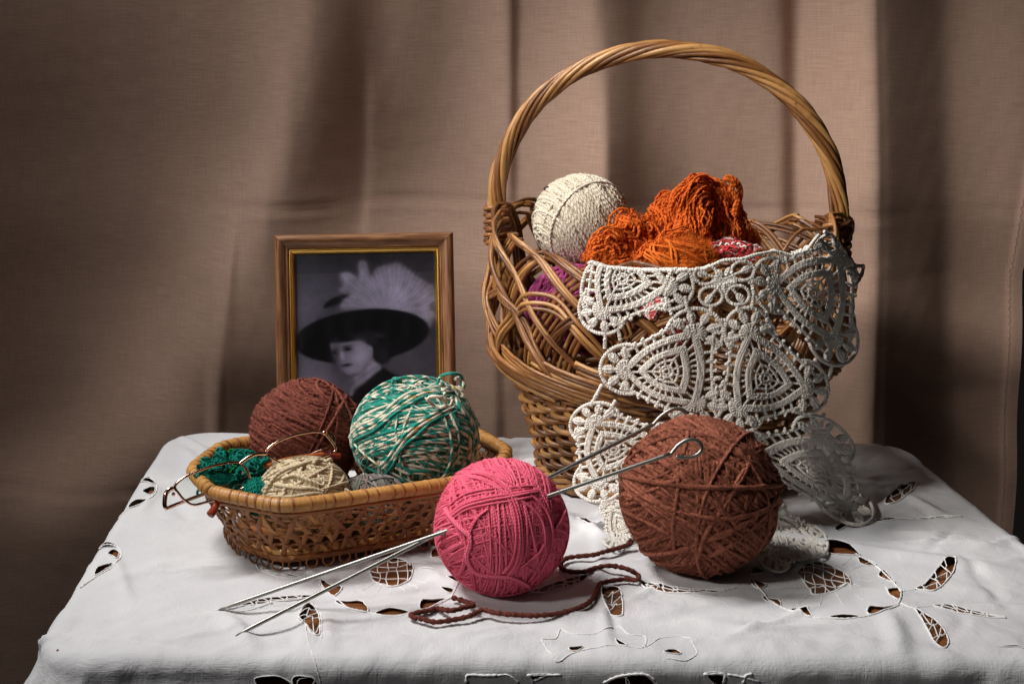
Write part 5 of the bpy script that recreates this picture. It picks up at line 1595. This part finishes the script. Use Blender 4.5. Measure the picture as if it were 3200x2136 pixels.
# ================================================================== crochet lace over the basket front
def lace():
    rs = np.random.RandomState(44)
    lm = Mat('ecru_cotton_crochet')
    o = lm.obj(); fine = lm.noise(o, 700, 4, .6); big = lm.noise(o, 60, 3)
    rn, ln, an = lm.attr('rnd'), lm.attr('len'), lm.attr('ang')
    tw = lm.math('SINE', lm.math('ADD', lm.math('MULTIPLY', an, 4*PI), lm.math('MULTIPLY', ln, 2*PI/.0019)))
    lm.set(Base_Color=lm.mix(1.0, lm.mix(big, (.74, .69, .61, 1), (.86, .82, .755, 1)), lm.ramp(fine, [(.3, (.86,)*3), (.7, (1.08,)*3)]), 'MULTIPLY'), Roughness=.9, Specular_IOR_Level=.15,
           Normal=lm.bump(lm.math('ADD', lm.math('MULTIPLY', tw, .5), fine), .6, .0006), Sheen_Weight=.15)
    rim_line = lambda x: np.interp(x, [1830, 1850, 1900, 2000, 2130, 2200, 2260, 2320, 2360, 2420, 2470, 2520, 2550, 2570, 2600, 2640, 2670], [826, 818, 834, 842, 842, 838, 810, 806, 793, 782, 795, 780, 740, 720, 735, 785, 830])
    SK_Z = np.linspace(0, .25, 60)
    SK_R = np.array([max(b_rad(np.linspace(z, .25, 40)).max(), 0) for z in SK_Z])+.0095+.022*np.clip(1-SK_Z/.06, 0, 1)**1.5
    def drape_march(px, py):
        """picture points -> points on the draped lace surface"""
        px = np.asarray(px, float); py = np.asarray(py, float)
        rl = rim_line(px)
        fold = np.clip(rl-py, 0, None)                 # what lies above the rim turns over to the inside
        py2 = np.where(fold > 0, rl+0.18*fold, py)
        D = ray(px, py2)
        ys = np.linspace(.93, 1.30, 420)
        best = np.full(px.shape, 9.0); bt = np.zeros(px.shape); hit = np.zeros(px.shape, bool); th = np.zeros(px.shape)
        for y in ys:
            t = y/D[..., 1]
            P = D*t[..., None]+np.array([0, 0, CAM_H])
            dx, dy = P[..., 0]-BC[0], P[..., 1]-BC[1]
            lx, ly = dx*_ex[0]+dy*_ex[1], (dx*_ey[0]+dy*_ey[1])/.97
            ang = np.arctan2(ly, lx)
            rr = np.hypot(lx, ly)
            wave = .0016*np.sin(ang*17)+.0012*np.sin(ang*9+P[..., 2]*60)
            f = np.minimum(rr/(np.interp(P[..., 2], SK_Z, SK_R)+wave)-1, (P[..., 2]-.0035)/.1)
            new = (~hit) & (f < 0)
            th = np.where(new, t, th); hit |= new
            m = f < best
            best = np.where(m, f, best); bt = np.where(m, t, bt)
        t = np.where(hit, th, bt)
        P = D*t[..., None]+np.array([0, 0, CAM_H])
        P[..., 1] += np.clip(fold/4000, 0, .02)
        return P
    GX, GY = np.arange(1760, 2760, 4.0), np.arange(600, 1860, 4.0)
    GP = drape_march(*np.meshgrid(GX, GY))
    def drape(px, py):
        a = np.clip((np.asarray(px, float)-1760)/4, 0, len(GX)-1.01); b = np.clip((np.asarray(py, float)-600)/4, 0, len(GY)-1.01)
        i, j = a.astype(int), b.astype(int); f, g = (a-i)[..., None], (b-j)[..., None]
        return (GP[j, i]*(1-f)+GP[j, i+1]*f)*(1-g)+(GP[j+1, i]*(1-f)+GP[j+1, i+1]*f)*g
    root = thing('lace_doily', 'ecru crochet lace doily draped over the front of the tall basket', 'lace doily', on_y(2250, 1100, 1.02))
    def tube(mb, q, r, n=None, closed=False, stitch=.16, flat=.8, lift=0.0, prof=None, period=.0022):
        q = np.asarray(q, float)
        k = len(q)
        L = np.sum(np.linalg.norm(np.diff(q, axis=0), axis=1))/4150
        m = n or max(8, int(L/.00055))
        d = smooth_path(q, m, closed)
        P = drape(d[:, 0], d[:, 1])
        P = P+np.array([0, -lift, 0])
        if m > 10 and not closed:
            ker = np.hanning(5); ker /= ker.sum()
            P[2:-2] = np.stack([np.convolve(P[:, j], ker, 'valid') for j in range(3)], -1)
        s = np.concatenate([[0], np.cumsum(np.linalg.norm(np.diff(P, axis=0), axis=1))])
        r = r*0.88
        R = r*(1+stitch*np.sin(2*PI*s/period+rs.rand()*6)+.05*rs.randn(m))
        if prof is not None:
            R = R*prof(np.linspace(0, 1, m))
        mb.tubes(P, R, 7, ref=np.array([0, -1, .25]), closed=closed, flat=flat, rnd=rs.rand())
    leafp = lambda t: .30+.95*np.sin(PI*np.clip(t, 0, 1))**.75
    def leaf(mb, a, b, r=.0026):
        a, b = np.asarray(a, float), np.asarray(b, float)
        d = b-a; n = np.array([-d[1], d[0]])/max(np.linalg.norm(d), 1e-6)
        # three rows of stitches side by side that swell in the middle
        w = r*4150*.55
        for s in (-1, 0, 1):
            q = [a, a+d*.25+n*w*s*.8, a+d*.5+n*w*s*1.15, a+d*.75+n*w*s*.9, b]
            tube(mb, q, r*.52, prof=lambda t: .75+.35*np.sin(PI*t), lift=.0004 if s == 0 else 0, stitch=.2, period=.0016)
    def bead(mb, p, r=.0019):
        P = drape(np.array([p[0]]), np.array([p[1]]))[0]
        for k in range(3):
            a = rs.rand()*6.28
            mb.ellipsoid(P+np.array([math.cos(a)*r*.5, -.0004, math.sin(a)*r*.5]), (r*.75,)*3, 8, 6)
    U = lambda k: np.array([math.cos(math.radians(90+120*k)), math.sin(math.radians(90+120*k))])
    def motif(tips, center=None, fan=True, arch=True):
        tips = np.asarray(tips, float)
        c = tips.mean(0) if center is None else np.asarray(center, float)
        g = tips.mean(0)
        A = np.linalg.lstsq(np.array([U(k) for k in range(3)]), tips-g, rcond=None)[0]
        def F(p):
            p = np.asarray(p, float)
            w = np.exp(-(np.linalg.norm(p, axis=-1, keepdims=True)/.55)**2)
            return g+p@A+(c-g)*w
        size = math.sqrt(abs(np.linalg.det(A)))
        k_ = size/190
        def tri(rho, al=.56, n=60):
            th = np.linspace(0, 2*PI, n, endpoint=False)
            dd = np.max(np.stack([np.cos(th-math.radians(-90+120*j)) for j in range(3)]), 0)
            r = rho/np.maximum(dd, .5)**al
            return np.stack([r*np.cos(th), r*np.sin(th)], -1)
        mb = MB()
        # outer wide band of upright stitches
        for rho in (.395, .420, .445):
            tube(mb, F(tri(rho)), .00145*k_**.5, closed=True, stitch=.22, period=.0018)
        mb2 = MB()
        # cross stitches over the band
        a, b = tri(.376, n=110), tri(.462, n=110)
        for p, q in zip(F(a), F(b)):
            tube(mb2, [p, (p+q)/2, q], .0008, n=8, lift=.0010, stitch=.0)
        mo = mb.build('motif', lm.m, root); mb2.build('band_stitches', lm.m, mo, kind='stuff')
        # inner rounded triangle
        mb = MB()
        for rho in (.225, .250, .275):
            tube(mb, F(tri(rho, .55)), .0014*k_**.5, closed=True, stitch=.22, period=.0018)
        a, b = tri(.210, .55, 70), tri(.290, .55, 70)
        for p, q in zip(F(a), F(b)):
            tube(mb, [p, (p+q)/2, q], .0007, n=7, lift=.0009, stitch=0)
        mb.build('inner_band', lm.m, mo)
        # little wheel in the middle
        mb = MB()
        th = np.linspace(0, 2*PI, 14, endpoint=False)
        tube(mb, F(.085*np.stack([np.cos(th), np.sin(th)], -1)), .0012, closed=True)
        tube(mb, F(tri(.150, .4)), .0012, closed=True); tube(mb, F(tri(.040, .3, 24)), .0012, closed=True)
        for j in range(9):
            a_ = math.radians(40*j+90); e = np.array([math.cos(a_), math.sin(a_)])
            dd = max(math.cos(a_-math.radians(-90+120*q)) for q in range(3)); r1 = .215/max(dd, .5)**.55
            tube(mb, F(np.array([e*.085, e*(.085+r1)/2+rs.randn(2)*.01, e*r1])), .0010, n=10)
        mb.build('wheel', lm.m, mo)
        # ladder between the inner triangle and the band
        mb = MB()
        for a, b in zip(F(tri(.290, .55, 27)), F(tri(.385, .56, 27))):
            tube(mb, [a, (a+b)/2, b], .00105, n=9)
        mb.build('ladder', lm.m, mo)
        # outer chain along the sides with blocks and picots
        mb = MB()
        for j in range(3):
            a, b = U(j), U((j+1) % 3)
            s = np.linspace(.20, .80, 16)[:, None]
            inn = (a*(1-s)+b*s)
            mdir = unit((a+b)/2)
            side = inn*1.0
            d0 = side@mdir
            chain = side+mdir*(.560-d0)[:, None]*1.0+mdir*(-.015*np.sin(PI*s))
            tube(mb, F(chain), .00145*k_**.5)
            for i in range(1, 15, 2):
                p = F(chain[i:i+1])[0]; q = F((chain[i]-mdir*.105)[None])[0]
                tube(mb, [p, (p+q)/2, q], .0014, n=8, stitch=.25)
                o_ = F((chain[i]+mdir*.035)[None])[0]
                bead(mb, o_, .0016*k_**.5)
        mb.build('picot_edge', lm.m, mo)
        # fans under the corner arches
        mb = MB()
        for j in range(3):
            u = U(j); n_ = np.array([-u[1], u[0]])
            cc = u*.60
            if arch:
                mb = MB()
                ph = np.radians(np.linspace(-108, 108, 22))
                arc = cc+.375*(np.cos(ph)[:, None]*u+np.sin(ph)[:, None]*n_)
                tube(mb, F(arc), .00165*k_**.5); mb.build('corner_arch', lm.m, mo)
            if fan:
                for a_ in (-84, -42, 0, 42, 84):
                    e = math.cos(math.radians(a_))*u+math.sin(math.radians(a_))*n_
                    mb = MB(); leaf(mb, F((cc+e*.165)[None])[0], F((cc+e*.350)[None])[0], .0029*k_**.6); mb.build('leaf', lm.m, mo)
                mb = MB()
                for rr in (.05, .10, .145):
                    ph = np.radians(np.linspace(-100, 100, 9))
                    tube(mb, F(cc+rr*(np.cos(ph)[:, None]*u+np.sin(ph)[:, None]*n_)), .0013*k_**.5)
                for a_ in range(-90, 91, 18):
                    e = math.cos(math.radians(a_))*u+math.sin(math.radians(a_))*n_
                    tube(mb, F(np.array([cc+e*.03, cc+e*.09, cc+e*.15])), .00085, n=8, lift=.001)
                mb.build('corner_fan', lm.m, mo)
    motif([(1838, 1030), (2172, 905), (1893, 690)], (1945, 872))
    motif([(1872, 1152), (2222, 1322), (2222, 968)], (2083, 1161))
    motif([(2592, 1229), (2312, 958), (2256, 1330)], (2393, 1181))
    motif([(2346, 872), (2640, 1142), (2668, 748)], (2543, 915))
    motif([(1818, 1268), (1838, 1566), (2150, 1380)], (1918, 1405))
    motif([(2285, 1395), (2600, 1315), (2705, 1640)], (2542, 1470))
    # half motifs on the cloth
    motif([(1890, 1560), (1905, 1712), (2040, 1640)], None, True, True)
    motif([(2380, 1545), (2395, 1775), (2590, 1700)], None, True, True)
    # small four-petal flower between the upper motifs
    mb = MB()
    c = np.array([2263, 872.])
    for p in ((2205, 858), (2322, 846), (2222, 925), (2306, 922)):
        p = np.array(p, float)
        th = np.linspace(0, 2*PI, 12, endpoint=False)
        tube(mb, p+np.stack([36*np.cos(th), 30*np.sin(th)], -1), .0015, closed=True)
        leaf(mb, p+(c-p)*.1, p+(p-c)*.42, .0026)
        tube(mb, [c, (c+p)/2, p], .0013)
        for a in (-.7, .7):
            d = p-c; d = np.array([d[0]*math.cos(a)-d[1]*math.sin(a), d[0]*math.sin(a)+d[1]*math.cos(a)])
            leaf(mb, c+d*.15, c+d*.62, .0021)
    mb.build('flower', lm.m, root)
    # joining bars
    for a, b in (((2140, 925), (2148, 965)), ((2150, 960), (2160, 985)), ((1893, 1035), (1890, 1090)), ((1932, 1030), (1940, 1065)), ((2090, 950), (2100, 985)), ((2235, 1000), (2268, 1000)), ((2234, 1080), (2260, 1075)), ((2355, 905), (2350, 960)),
                 ((2395, 968), (2396, 1005)), ((2545, 1122), (2560, 1140)), ((2600, 1140), (2590, 1180)), ((1882, 1200), (1846, 1268)), ((1925, 1250), (1900, 1290)), ((1872, 1558), (1896, 1584)), ((2575, 1290), (2565, 1340)), ((2235, 1180), (2255, 1180)),
                 ((2232, 1250), (2256, 1250)), ((2162, 880), (2185, 878)), ((2340, 880), (2352, 885)), ((2222, 955), (2222, 985)), ((2302, 952), (2310, 975)), ((2230, 1040), (2262, 1036))):
        a, b = np.array(a, float), np.array(b, float)
        mb = MB(); tube(mb, [a, (a+b)/2, b], .0017, n=14); bead(mb, (a+b)/2, .0014); mb.build('joining_bar', lm.m, root)
    # rim edge of the lace
    xs = np.linspace(1842, 2560, 60)
    mb = MB()
    tube(mb, np.stack([xs, rim_line(xs)+3], -1), .0015)
    tube(mb, [(1842,1010),(1826,960),(1818,920),(1822,880),(1840,835),(1880,815)], .0017)
    tube(mb, [(2575,722),(2610,745),(2645,800),(2660,870),(2662,960),(2658,1060),(2640,1120)], .0016)
    tube(mb, [(2410,776),(2450,768),(2500,745),(2530,733)], .0015); tube(mb, [(2525,730),(2527,760),(2520,785)], .0016)
    for x in (2418, 2455, 2486, 2510):
        bead(mb, (x, np.interp(x, [2410, 2530], [770, 732])), .0018)
    mb.build('edging', lm.m, root)
lace()
for o in bpy.data.objects:
    if '_off' in o:
        del o['_off']
